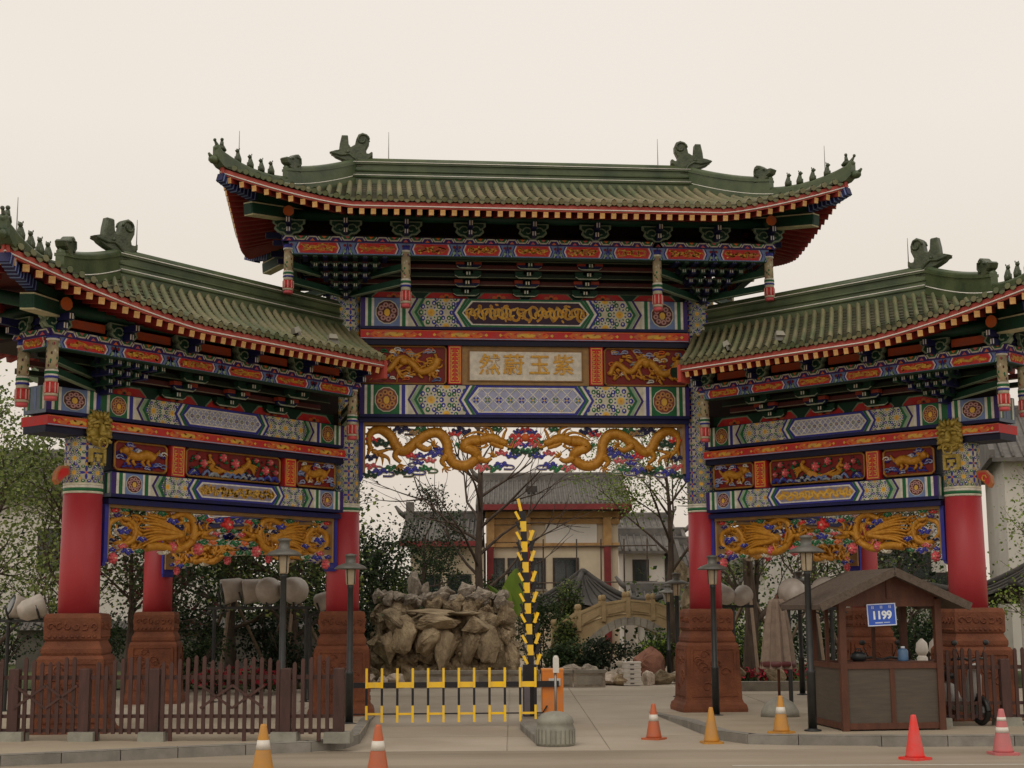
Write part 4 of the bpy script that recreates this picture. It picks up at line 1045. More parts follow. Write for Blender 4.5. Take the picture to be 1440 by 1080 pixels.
def purlin(L,r=.1):
    mb=MB(); mb.smooth=True; mb.col=DGREEN; mb.tube([(-L/2,0,0),(L/2,0,0)],r,10); mb.smooth=False
    for s in (-1,1): mb.col=ORANGE; mb.tube([(s*L/2,0,0),(s*(L/2+.012),0,0)],r*1.02,10)
    return mb.mesh('purlin','paint')
FR=1.5
fb_mid=frame_beam(4.76,8.47,.25,5,1); fb_out=frame_beam(2.17,8.47,.25,2,30); fb_side=frame_beam(3.0,8.47,.25,3,60)
cush=cushion(6.2,6,7.962)
put('cushion_board',cush,gate)
ties=[tie(7.0,MAROON if k%2 else lin('#1f2a22'),lin('#8a8372') if k%2 else lin('#5d6a54')) for k in range(5)]
flip=Matrix.Rotation(PI,4,'Z')
for S in (I4,flip):
    put('cartouche_beam',fb_mid,gate,S@Tm(0,-FR,0))
    for sg in (-1,1): put('cartouche_beam',fb_out,gate,S@Tm(sg*(2.38+1.085),-FR,0))
    put('cartouche_beam',fb_side,gate,S@Tm(-4.55,0,0,PI/2))
    for sg in (-1,1):
        put('hanging_post',hp1,gate,S@Tm(sg*2.38,-FR-.02,7.51)); put('hanging_post',hp2,gate,S@Tm(sg*4.55,-FR-.02,7.74))
    for x in (-1.17,0,1.17): put('bracket_set',bs,gate,S@Tm(x,-.12,7.97))
    for x in (-4.55,-3.5,-2.38,-1.19,0,1.19,2.38,3.5,4.55): put('eave_bracket',ub,gate,S@Tm(x,-FR,8.82))
    for y in (-.75,.75): put('eave_bracket',ub,gate,S@Tm(-4.55,y,8.82,-PI/2))
    for k in range(5): put('tie_beam',ties[k],gate,S@Tm(0,-.14-k*.25,8.10+k*.10))
    for sg in (-1,1): put('bracket_cluster',hc,gate,S@Tm(sg*HALF,-.33,7.90))
for sx in (-1,1):
    for sy in (-1,1):
        for xp in (2.38,4.55):
            for z in (8.02,8.30):
                mb=MB(); mb.col=DGREEN; mb.bar((sx*HALF,sy*.2,z),(sx*xp,sy*FR,z),.09,.12); mb.col=lin('#7f9478'); mb.bar((sx*HALF,sy*.2,z-.062),(sx*xp,sy*FR,z-.062),.095,.014); mb.build('cantilever_arm','paint',gate)
# upper boards coloured near-black for the shade behind the frames, and purlins
mb=MB(); mb.b2(-4.5,4.5,-1.36,1.36,8.86,8.93); mb.b2(-4.2,4.2,-.9,.9,8.93,9.75); mb.b2(-3.2,3.2,-.12,.12,8.0,8.86); mb.build('shade_deck','dark',gate)
pu=purlin(9.7)
for y in (-FR,FR): put('purlin',pu,gate,Tm(0,y,9.24))
pus=purlin(3.6); 
for x in (-4.55,4.55): put('purlin',pus,gate,Tm(x,0,9.24,PI/2))
# corner beams under the hips, their paint darkened to hold the shadow there
def corner_beam(rf,px,py,end,sg):
    mb=MB(); a=Vector((px,py,0)); q=[rf.Q(sg*v,v,end) for v in (0.45,0.62,0.78,0.9,1.0)]
    for i in range(4):
        A=q[i]+Vector((0,0,-.27)); B=q[i+1]+Vector((0,0,-.27+.02*i)); mb.col=DBLUE if i>=2 else DGREEN; mb.bar(A,B,.14,.14)
        if i>=2:
            for t in (0.1,.3,.5,.7,.9):
                c=A.lerp(B,t); d=(B-A).normalized(); mb.col=SKYB if i>=2 else GREEN; mb.bar(c-d*.012,c+d*.012,.146,.146)
    A=q[0]+Vector((0,0,-.5)); B=q[2].lerp(q[3],.3)+Vector((0,0,-.52)); mb.col=lin('#b9b48e'); mb.bar(A,B,.2,.24); d=(B-A).normalized(); mb.col=DGREEN; mb.bar(A-d*.02,B+d*.004,.206,.19); mb.bar(B,B+d*.01,.16,.19)
    return mb.mesh('corner_beam','paint')
for e in (-1,1):
    for sg in (-1,1): put('corner_beam',corner_beam(ROOF_C,0,0,e,sg),gate)
# ---- wings
FW=1.2
wf=frame_beam(6.23,5.79,.18,6,90); wfs=frame_beam(.66,5.79,.18,1,120); whp=hang_post(.98,False); wbs=bracket_set(.8,.34,3); whc=honeycomb(4,.165,.115,.21); wub2=upper_bracket(.9); wpu=purlin(8.0); wps=purlin(3.0)
wcu=cushion(5.3,5,5.422); wt=[tie(6.1,MAROON if k%2 else lin('#1f2a22'),lin('#8a8372') if k%2 else lin('#5d6a54')) for k in range(3)]
wdk=MB(); wdk.b2(1.2,7.15,-1.08,1.08,6.06,6.11); wdk.b2(1.4,6.3,-.7,.7,6.11,6.85); wdk.b2(.3,6.6,-.12,.12,5.43,6.06); wdm=wdk.mesh('shade_deck','dark')  # near-black boards colour in the shade under the wing eaves
wam=[]
for sy in (-1,1):
    for x,xp in (((5.8,7.31),(0.25,1.08)) if sy<0 else ((0.25,1.08),)):
        for z in (5.48,5.66):
            wa=MB(); wa.col=DGREEN; wa.bar((x,sy*.2,z),(xp,sy*FW,z),.08,.1); wa.col=lin('#7f9478'); wa.bar((x,sy*.2,z-.052),(xp,sy*FW,z-.052),.085,.012); wam.append(wa.mesh('cantilever_arm','paint'))
cbs=[corner_beam(ROOF_W,0,0,1,sg) for sg in (-1,1)]
mb=MB(); mb.col=lin('#b5502a'); mb.b2(-.35,.35,-.03,.03,0,.13); redb=mb.mesh('purlin_block','paint')
for mt0,det in WINGS:
    mt=mt0 if det else mt0@_shr
    put('cushion_board',wcu,gate,mt@Tm(3.1,0,0)); put('shade_deck',wdm,gate,mt); [put('cantilever_arm',q_,gate,mt) for q_ in wam]
    for m in cbs: put('corner_beam',m,gate,mt)
    put('cartouche_beam',wfs,gate,mt@Tm(7.31,-.87,0,PI/2)); put('hanging_post',whp,gate,mt@Tm(7.33,-.56,4.98)); put('eave_bracket',wub2,gate,mt@Tm(7.31,-.56,6.02,PI/2)); put('purlin',wps,gate,mt@Tm(7.31,0,6.42,PI/2))
    for S,y in ((I4,-1),(Matrix.Rotation(PI,4,'Z'),1)):
        if not det and y>0: continue
        kx=1.0 if y<0 else .74
        T=lambda x,z,yy=FW:mt@Tm(x*kx,y*yy,z)@S
        put('cartouche_beam',wf,gate,T(4.195,0)@Matrix.Diagonal((kx,1,1,1))); put('purlin',wpu,gate,T(4.3,6.42))
        for x in (1.08,7.31): put('hanging_post',whp,gate,T(x,5.02,FW+.02))
        for x in (1.08,2.4,3.65,4.9,6.15,7.31): put('eave_bracket',wub2,gate,T(x,6.03))
        for x in (2.0,3.15,4.3): put('bracket_set',wbs,gate,T(x,5.43,.1))
        put('bracket_cluster',whc,gate,T(5.75,5.36,.3))
        for k in range(3): put('tie_beam',wt[k],gate,T(4.1,5.54+k*.10,.12+k*.24)@Matrix.Diagonal((kx,1,1,1)))
        for x in (1.75,3.02,4.28,5.52,6.75): put('purlin_block',redb,gate,T(x,6.15,1.17))
# ================================================================== GROUND
M['concrete']=material('worn_concrete',lin('#a09483'),lin('#b5aa9a'),scale=0.35,rough=0.85,bump=0.12,bscale=60,detail=8,rnd=0.05)
M['street']=material('street_surface',lin('#857968'),lin('#a39786'),scale=0.5,rough=0.8,bump=0.2,bscale=90,detail=9,stretch=(0.35,1.6,1))
M['walk']=material('sidewalk_paving',lin('#9d8f7b'),lin('#ab9f8b'),scale=0.8,rough=0.88,bump=0.15,bscale=50,detail=8,rnd=0.05)
M['kerb']=material('grey_kerbstone',lin('#77736c'),lin('#8e8a82'),scale=3,rough=0.85,bump=0.3,bscale=40,rnd=0.1)
M['earth']=material('bare_earth',lin('#4d4233'),lin('#645744'),scale=1.2,rough=0.95,bump=0.4,bscale=20)
M['grassbase']=material('lawn_soil',lin('#3d4a22'),lin('#566032'),scale=2.5,rough=0.95,bump=0.5,bscale=30)
M['white_line']=material('road_paint',lin('#c9c4b8'),lin('#b5ae9f'),scale=9,rough=0.7)
M['blockconc']=material('pale_concrete_block',lin('#85847a'),lin('#9a988c'),scale=5,rough=0.9,bump=0.3,bscale=40,rnd=0.08)
def sheet(name,pts,mat,kind='structure',parent=None):
    mb=MB(); mb.poly(pts); o=mb.build(name,mat,parent)
    if parent is None: tag(o,kind=kind)
    return o
sheet('ground',[(-600,-200,-0.03),(600,-200,-0.03),(600,900,-0.03),(-600,900,-0.03)],'earth')
sheet('street',[(-60,-15,0.0),(60,-15,0.0),(60,21.2,0.0),(-60,21.2,0.0)],'street')
o=sheet('lane_line',[(2.75,18.8,0.004),(60,18.2,0.004),(60,18.3,0.004),(2.75,18.9,0.004)],'white_line'); 
LK=[(-30,8.9),(-14,15.9),(-6.64,19.29),(-4.56,20.24),(-2.85,20.95),(-2.42,21.4),(-2.3,22.17),(-2.38,24.0),(-2.51,25.9),(-2.6,28.0)]
RK=[(2.55,28.3),(2.72,26.2),(2.94,23.52),(3.08,22.4),(3.4,21.72),(4.1,21.5),(5.26,21.35),(9.0,21.15),(14,20.9),(30,20.2)]
def wz(y): return 0.14 if y<24.5 else (0.14*(1-(y-24.5)/3.6) if y<28.1 else 0.0)+0.004*(y>=28.1)
def sidewalk(name,line,outer):
    mb=MB(); n=len(line)
    L=[(x,y,wz(y)) for x,y in line]; O=[(outer,y,wz(y)) for x,y in line]
    for i in range(n-1): mb.poly([L[i],L[i+1],O[i+1],O[i]])
    w=mb.build(name,'walk'); tag(w,kind='structure')
    mb=MB()
    acc=[]
    for (x0,y0),(x1,y1) in zip(line,line[1:]):
        d=Vector((x1-x0,y1-y0,0)); L_=d.length; k=max(1,round(L_/0.9))
        for j in range(k):
            a=Vector((x0,y0,0))+d*(j/k); b=Vector((x0,y0,0))+d*((j+1)/k)
            if a.x<-13 or a.x>13: continue
            m=MB(); za,zb=wz(a.y)+.006,wz(b.y)+.006
            if za<.02 and zb<.02: continue
            dn=d.normalized(); a2=a+dn*.006; b2=b-dn*.006; nn=Vector((-dn.y,dn.x,0))*(1 if outer<0 else 1)
            s=.02; inn=nn*.16
            P=[a2-nn*s*0,b2-nn*s*0,b2+inn,a2+inn]; Z=[za,zb,zb,za]
            base=len(m.v)
            for p in P: m.v.append((p.x,p.y,-.02))
            for p,z in zip(P,Z): m.v.append((p.x,p.y,z-.02))
            Q=[a2+nn*s,b2+nn*s,b2+inn-nn*s*0,a2+inn]
            for p,z in zip(Q,Z): m.v.append((p.x,p.y,z+.001))
            for r in (0,4):
                for q in range(4): m.face((base+r+q,base+r+(q+1)%4,base+r+4+(q+1)%4,base+r+4+q))
            m.face((base+8,base+9,base+10,base+11)); m.build('kerb_stone','kerb',w)
    return w
swl=sidewalk('sidewalk_left',LK,-60); swr=sidewalk('sidewalk_right',RK,60)
# plaza: sheet of cast concrete bays with open joints
pz=sheet('plaza',[(-60,21.19,-0.012),(60,21.19,-0.012),(60,60,-0.012),(-60,60,-0.012)],'concrete')
bay=[]
ys=[20.95,23.2,26.85,30.4,33.6,36.9]; xs=[-12,-8,-4.2,-0.1,1.35,5.2,9,13]
for j in range(len(ys)-1):
    for i in range(len(xs)-1):
        if ys[j]<26 and (xs[i]<-3.3 and xs[i+1]<=-4.2 or xs[i]>5): continue
        m=MB(); sh=(j%2)*.6*0; m.b2(xs[i]+.01,xs[i+1]-.01,ys[j]+.01,ys[j+1]-.01,-.05,0.002+0.001*((i*3+j*5)%3)); m.build('concrete_bay','concrete',pz)
# stone edging and lawns behind
for nm,pts in (('lawn_left',[(-22,37.2,.03),(-3.2,37.2,.03),(-3.6,60,.03),(-22,60,.03)]),('lawn_right',[(5.4,37.0,.03),(24,33,.03),(30,60,.03),(5.0,60,.03)])):
    sheet(nm,pts,'grassbase')
# ================================================================== FOREGROUND THINGS
M['pwood']=material('brown_stained_timber',lin('#402a26'),lin('#533630'),scale=4,rough=0.7,bump=0.35,bscale=40,stretch=(3,3,0.5),rnd=0.12)
M['rwood']=material('reddish_brown_timber',lin('#4f2b1d'),lin('#603724'),scale=5,rough=0.6,bump=0.3,bscale=40,stretch=(2,2,0.6))
M['panelgrey']=material('grey_brown_panel',lin('#4f463d'),lin('#5b5146'),scale=6,rough=0.7,stretch=(0.4,0.4,4))
M['shingle']=material('brown_felt_shingle',lin('#52463d'),lin('#64574c'),scale=20,rough=0.9,bump=0.4,bscale=60)
M['plast']=material('coloured_plastic',attr=True,scale=5,rough=0.45,var=0.1)
M['glass']=material('window_glass',lin('#20282a'),lin('#2c3436'),rough=0.08,spec=0.8)
M['lampglass']=material('frosted_lamp_glass',lin('#b7a78c'),lin('#c5b79e'),rough=0.35)
M['lampcap']=material('grey_lamp_cap',lin('#5b5a55'),lin('#6c6a64'),rough=0.5)
M['floodgrey']=material('beige_floodlight_shell',lin('#a39a90'),lin('#b6ada3'),scale=6,rough=0.45)
M['canvas']=material('taupe_canvas',lin('#7d6c5f'),lin('#8c7b6d'),scale=9,rough=0.85,bump=0.2)
def cone(x,y,z,col,h,label,bands=((.52,.70),),tilt=(0,0),band=lin('#d8d2c6')):
    t=thing('traffic_cone',label,'traffic cone',(x,y,z),R.uniform(0,1.5),'traffic cones')
    mb=MB(); mb.col=col; s=h/.55
    mb.prism([(-.16*s,-.13*s),(-.13*s,-.16*s),(.13*s,-.16*s),(.16*s,-.13*s),(.16*s,.13*s),(.13*s,.16*s),(-.13*s,.16*s),(-.16*s,.13*s)],0,.03*s,ax='z',bev=0.0)
    mb.build('base','plast',t)
    mb=MB(); mb.smooth=True; mb.col=col; mb.lathe([(.125*s,.03*s),(.118*s,.06*s),(.035*s,.53*s),(.028*s,.55*s),(.012*s,.552*s)],18); mb.build('body','plast',t)
    for a,b in bands:
        mb=MB(); mb.smooth=True; mb.col=band; r=lambda q:(.118-.083*(q*.55-.06)/.47)*s+.003; mb.lathe([(r(a),a*h),(r(b),b*h)],18); mb.build('reflective_band','plast',t)
OR=lin('#b85a2b'); YO=lin('#bd8428'); RC=lin('#e02a1e'); PK=lin('#c2686a')
for wm_,x_,v_,rz_,lab_ in ((W_L,2.15,.80,.5,'small pale spotlight lying on the left wing roof near its inner end'),(W_L,3.1,.84,2.2,'small grey spotlight lying half way along the left wing roof'),(W_R,2.1,.80,1.2,'small pale spotlight lying on the right wing roof near its inner end'),(W_R,3.2,.74,.2,'broad pale spotlight lying on the right wing roof')):
    x_,y_,z_=(Matrix.Translation((GX,GY,0))@Matrix.Rotation(GPSI,4,'Z'))@(wm_@(ROOF_W.P(x_,v_,-1)+Vector((0,0,.12))))
    t=thing('roof_spotlight',lab_,'spotlight',(x_,y_,z_),rz_,'spotlights on the wing roofs'); t.rotation_euler=(rad(-22),0,rz_)
    mb=MB(); mb.col=lin('#8f8a7c'); mb.box((0,0,.04),(.17,.12,.10),top=(.75,.75)); mb.build('housing','plast',t)
    mb=MB(); mb.col=lin('#6a665e'); mb.b2(-.10,.10,-.02,.02,-.10,.0); mb.build('bracket','plast',t)
cone(-3.02,17.95,0,YO,.62,'amber traffic cone with a pale band standing in the street off the left kerb')
cone(-1.62,17.75,0,OR,.62,'orange traffic cone with a pale band standing alone in the driveway mouth')
cone(2.12,22.6,0,OR,.53,'small orange traffic cone with a pale band beside the right kerb of the driveway')
cone(2.90,21.9,.0,YO,.52,'plain amber traffic cone without a band at the sidewalk corner',bands=())
cone(3.93,21.91,.14,YO,.54,'amber banded traffic cone on the sidewalk in front of the closed parasol')
cone(5.23,19.49,0,RC,.57,'bright red plain traffic cone in the street before the guard booth',bands=())
cone(6.57,20.06,0,PK,.60,'faded pink traffic cone with two pale bands in the street',bands=((.48,.60),(.74,.82)))
# ---- garden lamps
def lamp_proto():
    parts=[]
    mb=MB(); mb.smooth=True; mb.lathe([(.13,0),(.13,.02),(.075,.03),(.075,.04)],16); parts.append(('foot_plate',mb.mesh('foot_plate','metal')))
    mb=MB(); mb.smooth=True; mb.lathe([(.066,.03),(.066,.85),(.07,.87),(.07,.90),(.052,.92),(.047,2.35),(.055,2.37),(.055,2.42)],14); parts.append(('pole',mb.mesh('pole','metal')))
    mb=MB(); mb.smooth=True; mb.lathe([(.062,2.42),(.075,2.44),(.09,2.68),(.085,2.70)],14); parts.append(('lamp_glass',mb.mesh('lamp_glass','lampglass')))
    mb=MB()
    for k in range(4):
        a=PI/4+PI/2*k; mb.tube([(.075*math.cos(a),.075*math.sin(a),2.43),(.095*math.cos(a),.095*math.sin(a),2.72)],.009,4)
    parts.append(('cage',mb.mesh('cage','metal')))
    mb=MB(); mb.smooth=True; mb.lathe([(.27,2.70),(.275,2.715),(.22,2.76),(.12,2.80),(.085,2.81),(.085,2.92),(.10,2.93),(.095,2.96),(.02,2.975)],20); parts.append(('cap',mb.mesh('cap','lampcap')))
    return parts
_lp=lamp_proto()
for x,y,z,s,lab in ((-3.53,22.55,.14,.985,'dark garden lamp behind the picket fence under the left carved valance'),(-2.69,24.26,.12,.93,'dark garden lamp in front of the red column left of the driveway'),(3.61,26.55,.05,.96,'dark garden lamp in front of the red column right of the driveway'),(4.46,22.24,.14,.98,'dark garden lamp at the corner of the guard booth'),(6.5,33.4,0,.93,'dark garden lamp on the plaza behind the closed parasol'),(3.67,33.0,0,.92,'dark garden lamp on the plaza before the stone bridge'),(4.3,40.9,.03,.86,'dark garden lamp among the rocks by the end of the stone bridge')):
    t=thing('garden_lamp',lab,'lamp post',(x,y,z),R.uniform(0,6),'garden lamps'); t.scale=(1,1,s)
    for nm,me in _lp: put(nm,me,t)
# ---- picket fences
def fence(name,label,a,b,posts,z,seed,deco=()):
    r=random.Random(seed); A=Vector((a[0],a[1],z)); B=Vector((b[0],b[1],z)); d=B-A; L=d.length; ang=math.atan2(d.y,d.x)
    t=thing(name,label,'fence',tuple(A),ang,'brown picket fences')
    for zz,h in ((.12,.05),(.32,.05),(.86,.06)):
        mb=MB(); mb.b2(0,L,-.022,.022,zz,zz+h); mb.build('rail','pwood',t)
    for p in posts:
        s=(p-a[0])/(b[0]-a[0])*L
        mb=MB(); mb.box((s,.0,.56),(.15,.12,.88)); mb.box((s,0,1.005),(.15,.12,.02),top=(.85,.85)); mb.build('post','pwood',t)
        mb=MB(); mb.box((s,0,.055),(.38,.3,.15),top=(.96,.96)); mb.build('base_block','blockconc',t)
    n=int(L/.118); m0=None; vm={}
    ss=[(p-a[0])/(b[0]-a[0])*L for p in posts]
    for i in range(n+1):
        s=i*L/n
        if any(abs(s-q)<.09 for q in ss): continue
        lg=(i%9 in (2,))
        h=round(1.08+.10*abs(math.sin(i*.42))+r.uniform(-.02,.02),2); key=(h,lg)
        if key not in vm:
            mb=MB(); z0=0.0 if lg else .10; w=.026; mb.b2(-w,w,-.016,.016,z0,h-.03); mb.prism([(-w,h-.03),(w,h-.03),(0.008,h),(-.008,h)],-.016,.016); vm[key]=mb.mesh('picket','pwood')
        put('picket',vm[key],t,Tm(s,-.04,0))
    for c in deco:
        s=(c-a[0])/(b[0]-a[0])*L
        for sg in (-1,1):
            for k in range(2):
                mb=MB(); x0=s+(k-1)*.46; mb.bar((x0,-.062,.62-.16*sg),(x0+.46,-.062,.62+.16*sg),.02,.035); mb.build('lattice_bar','pwood',t)
    return t
fence('picket_fence','brown timber picket fence on concrete blocks along the left sidewalk',(-9.4,21.55),(-2.40,21.05),(-8.9,-7.2,-6.16,-5.14,-3.24,-2.48),.14,3,(-6.72,-4.0,-7.9))
fence('picket_fence','brown timber picket fence beside the guard booth before the right outer column',(6.48,22.95),(10.4,23.15),(6.53,7.62,9.4),.14,5,(8.4,))
# ---- guard booth
bt=thing('guard_booth','small brown timber guard booth with gable roof and blue number plate','guard booth',(4.93,22.15,.14),rad(7))
BW,BD=1.50,1.35
for x in (0,BW):
    for y in (0,BD): mb=MB(); mb.box((x,y,.97),(.1,.1,1.94)); mb.build('post','rwood',bt)
mb=MB(); mb.box((BW/2+.0,0,.5),(.07,.06,.84)); mb.build('post','rwood',bt)
for k,(cx,cy,sx,sy) in enumerate(((BW/2,0,BW,.07),(BW/2,BD,BW,.07),(0,BD/2,.07,BD),(BW,BD/2,.07,BD))):
    for z,h in ((.07,.09),(.95,.08),(1.9,.14)):
        mb=MB(); mb.box((cx,cy,z),(sx-.1 if sx>sy else sx,sy-.1 if sy>sx else sy,h)); mb.build('rail','rwood',bt)
for x0,x1 in ((.05,BW/2-.035),(BW/2+.035,BW-.05)):
    mb=MB(); mb.b2(x0,x1,-.012,.012,.115,.91); mb.build('wall_panel','panelgrey',bt)
for cx in (0,): 
    mb=MB(); mb.b2(-.012,.012,.05,BD-.05,.115,.91); mb.build('wall_panel','panelgrey',bt)
mb=MB(); mb.b2(.05,BW-.05,BD-.012,BD+.012,.115,.91); mb.build('wall_panel','panelgrey',bt)
mb=MB(); mb.b2(BW-.012,BW+.012,.05,BD-.05,.115,.91); mb.build('wall_panel','panelgrey',bt)
for x in (.5,1.0): mb=MB(); mb.box((x,BD,1.42),(.05,.05,.85)); mb.build('window_bar','rwood',bt)
mb=MB(); mb.box((0,BD*.5,1.42),(.05,.05,.85)); mb.build('window_bar','rwood',bt)
mb=MB(); mb.b2(.06,BW-.06,.03,.35,.985,1.01); mb.build('counter','rwood',bt)
mb=MB(); xm=BW/2; ov=.42; oy=.28; ez=1.86; pz_=2.40
for sg in (-1,1):
    e=xm+sg*(BW/2+ov); a=[(xm,pz_),(e,ez),(e,ez-.07),(xm,pz_-.09)]
    mb=MB(); mb.prism(a,-oy,BD+oy); mb.build('roof_slope','shingle',bt)
    for y in (-oy-.02,BD+oy+.02): mb=MB(); mb.bar((xm,y,pz_-.05),(e,y,ez-.04),.03,.12); mb.build('barge_board','shingle',bt)
for y in (0,BD): mb=MB(); mb.prism([(xm-.78,1.97),(xm+.78,1.97),(xm,2.31)],y-.03,y+.03); mb.build('gable_board','rwood',bt)
for x in (xm,): mb=MB(); mb.box((x,-.035,2.1),(.09,.03,.3)); mb.build('king_post','rwood',bt)
pl=thing('number_plate','blue enamel plate numbered 1199 hung on the booth front','sign',tuple(bt.matrix_basis@Vector((.60,-.08,1.71))),rad(5)); pl.rotation_euler=(0,rad(-2.5),rad(7))
mb=MB(); mb.col=lin('#1f54c4'); mb.b2(-.225,.225,-.008,.008,-.165,.165); mb.build('plate','plast',pl)
mb=MB(); mb.col=lin('#cfd8ee')
for x0,x1,z0,z1 in ((-.225,.225,.15,.165),(-.225,.225,-.165,-.15),(-.225,-.21,-.15,.15),(.21,.225,-.15,.15)): mb.b2(x0,x1,-.012,.009,z0,z1)
mb.build('border','plast',pl)
M['signwhite']=material('white_sign_lettering',lin('#dfe6f2'),rough=0.5)
for i,ch in enumerate('1199'):
    me=text_mesh(ch,.165,.002,.006); me.materials.clear(); me.materials.append(M['signwhite']); put('numeral',me,pl,Matrix.Translation((-.117+i*.078,-.011,-.012))@Matrix.Rotation(PI/2,4,'X'))
def strokes(cx,cz,s,seed):
    r=random.Random(seed); mb=MB(); mb.col=lin('#cfd8ee')
    for k in range(3): mb.b2(cx-s*.5,cx+s*.5,-.0105,-.0085,cz-s*.45+k*s*.42,cz-s*.45+k*s*.42+s*.11)
    for k in (-.32,.3): mb.b2(cx+k*s-s*.06,cx+k*s+s*.06,-.0108,-.0085,cz-s*.5,cz+s*.5)
    mb.build('small_character','plast',pl)
for i,x in enumerate((-.135,0,.135)): strokes(x,.112,.04,i)
mb=MB(); mb.col=lin('#b9c6e6')
mb.b2(-.11,.01,-.0105,-.0085,-.127,-.108); mb.b2(.025,.12,-.0105,-.0085,-.124,-.111); mb.build('small_line','plast',pl)
# things inside the booth
def bx_in(v): return tuple(bt.matrix_basis@Vector(v))
t=thing('water_bottle','blue plastic water bottle on the booth counter','bottle',bx_in((1.02,.2,1.01)))
mb=MB(); mb.smooth=True; mb.col=lin('#4a6f96'); mb.lathe([(.075,0),(.08,.02),(.08,.15),(.06,.18),(.03,.19)],14); mb.build('body','plast',t); mb=MB(); mb.col=lin('#d6dce6'); mb.smooth=True; mb.lathe([(.032,.19),(.032,.22)],10); mb.build('cap','plast',t)
t=thing('black_bag','slumped black bag on the booth counter','bag',bx_in((.32,.2,1.01)))
mb=MB(); mb.smooth=True; mb.col=lin('#1b1f22'); mb.ell((0,0,.07),(.13,.1,.085),10,6); mb.build('body','plast',t); mb=MB(); mb.smooth=True; mb.col=lin('#1b1f22'); mb.tube([(-.06,0,.13),(-.03,0,.19),(.03,0,.19),(.06,0,.13)],.012,5); mb.build('handle','plast',t)
# ---- scooters
def scooter(x,y,z,rz,label,col):
    t=thing('scooter',label,'scooter',(x,y,z),rz,'parked scooters')
    for xx in (-.6,.6):
        mb=MB(); mb.smooth=True; mb.col=lin('#151515'); mb.tube([(xx+.19*math.cos(a),0,.23+.19*math.sin(a)) for a in [2*PI*i/16 for i in range(17)]],.045,6,cap=False); w=mb.build('wheel','plast',t)
        mb=MB(); mb.col=lin('#8a8a88'); mb.tube([(xx,-.03,.23),(xx,.03,.23)],.1,10); mb.build('rim','plast',w)
    mb=MB(); mb.smooth=True; mb.col=col; mb.tube([(-.75,0,.5),(-.5,0,.55),(-.2,0,.48),(-.05,0,.3),(.25,0,.27),(.42,0,.45),(.48,0,.75),(.44,0,.92)],[.05,.13,.15,.12,.12,.14,.11,.06],8); mb.build('body','plast',t)
    mb=MB(); mb.smooth=True; mb.col=lin('#191919'); mb.ell((-.38,0,.72),(.34,.13,.08),10,5); mb.build('seat','plast',t)
    mb=MB(); mb.smooth=True; mb.col=lin('#232323'); mb.tube([(.36,-.33,1.0),(.42,-.15,1.02),(.44,0,.98),(.42,.15,1.02),(.36,.33,1.0)],.022,6); mb.build('handlebar','plast',t)
    for s in (-1,1):
        mb=MB(); mb.smooth=True; mb.col=lin('#202020'); mb.tube([(.4,s*.2,1.02),(.42,s*.28,1.22)],.008,5); mb.ell((.42,s*.29,1.26),(.02,.06,.045),8,5); mb.build('mirror','plast',t)
    mb=MB(); mb.smooth=True; mb.col=lin('#d8d8d2'); mb.ell((.52,0,.88),(.06,.09,.07),8,5); mb.build('headlight','plast',t)
    mb=MB(); mb.smooth=True; mb.col=lin('#303030'); mb.tube([(.46,0,.75),(.6,0,.23)],.03,6); mb.build('fork','plast',t)
scooter(6.2,25.1,.11,rad(-100),'dark scooter parked behind the guard booth',lin('#2a2a2e'))
scooter(7.05,23.62,.14,rad(-72),'black and white scooter parked behind the picket fence by the booth',lin('#b9b5b0'))
# ---- closed parasol, with base
t=thing('closed_parasol','closed taupe parasol standing on a half round concrete foot','parasol',(4.64,25.94,.08))
mb=MB(); mb.smooth=True; mb.lathe([(.34,0),(.33,.1),(.24,.24),(.1,.32),(.04,.34)],18); mb.build('foot','blockconc',t)
mb=MB(); mb.smooth=True; mb.tube([(0,0,.2),(0,0,2.1)],.025,8); mb.build('pole','rwood',t)
mb=MB(); mb.smooth=False; n=20; prof=[(.33,.82),(.31,.95),(.24,1.5),(.15,1.98),(.1,2.03)]
b0=0
for r_,z_ in prof:
    for k in range(n): a=2*PI*k/n; q=r_*(1 if k%2 else .72); mb.v.append((q*math.cos(a),q*math.sin(a),z_))
for i in range(len(prof)-1):
    for k in range(n): mb.face((i*n+k,i*n+(k+1)%n,(i+1)*n+(k+1)%n,(i+1)*n+k))
mb.build('canopy','canvas',t)
mb=MB(); mb.smooth=True; mb.col=lin('#5a2224'); mb.lathe([(.30,.86),(.315,.88),(.315,.93),(.3,.95)],16); mb.build('tie_strap','plast',t)
# ---- floodlights on racks
def floodlight(t,x,z,az,el,s=.30):
    m4=Matrix.Translation((x,0,z))@Matrix.Rotation(az,4,'Z')@Matrix.Rotation(el,4,'Y')
    mb=MB(); mb.smooth=True; mb.lathe([(.05,-.62*s/.3),(.55*s,-.60*s/.3),(.86*s,-.45*s/.3),(s,-.1*s/.3),(s*1.04,0),(s*.98,.02)],16); mb.xf(Matrix.Rotation(PI/2,4,'Y')); mb.xf(m4); f=mb.build('floodlight_head','floodgrey',t)
    mb=MB(); mb.smooth=True; mb.lathe([(s*.96,.021),(s*.5,.03),(.01,.031)],16); mb.xf(Matrix.Rotation(PI/2,4,'Y')); mb.xf(m4); mb.build('lens','glass',f)
    mb=MB(); mb.smooth=True; mb.tube([(x-.05,-s*1.1,z),(x,-s*1.1,z-s*.6),(x,-s*.6,z-s*1.15),(x,s*.6,z-s*1.15),(x,s*1.1,z-s*.6),(x-.05,s*1.1,z)],.022,5); mb.build('yoke','metal',t)
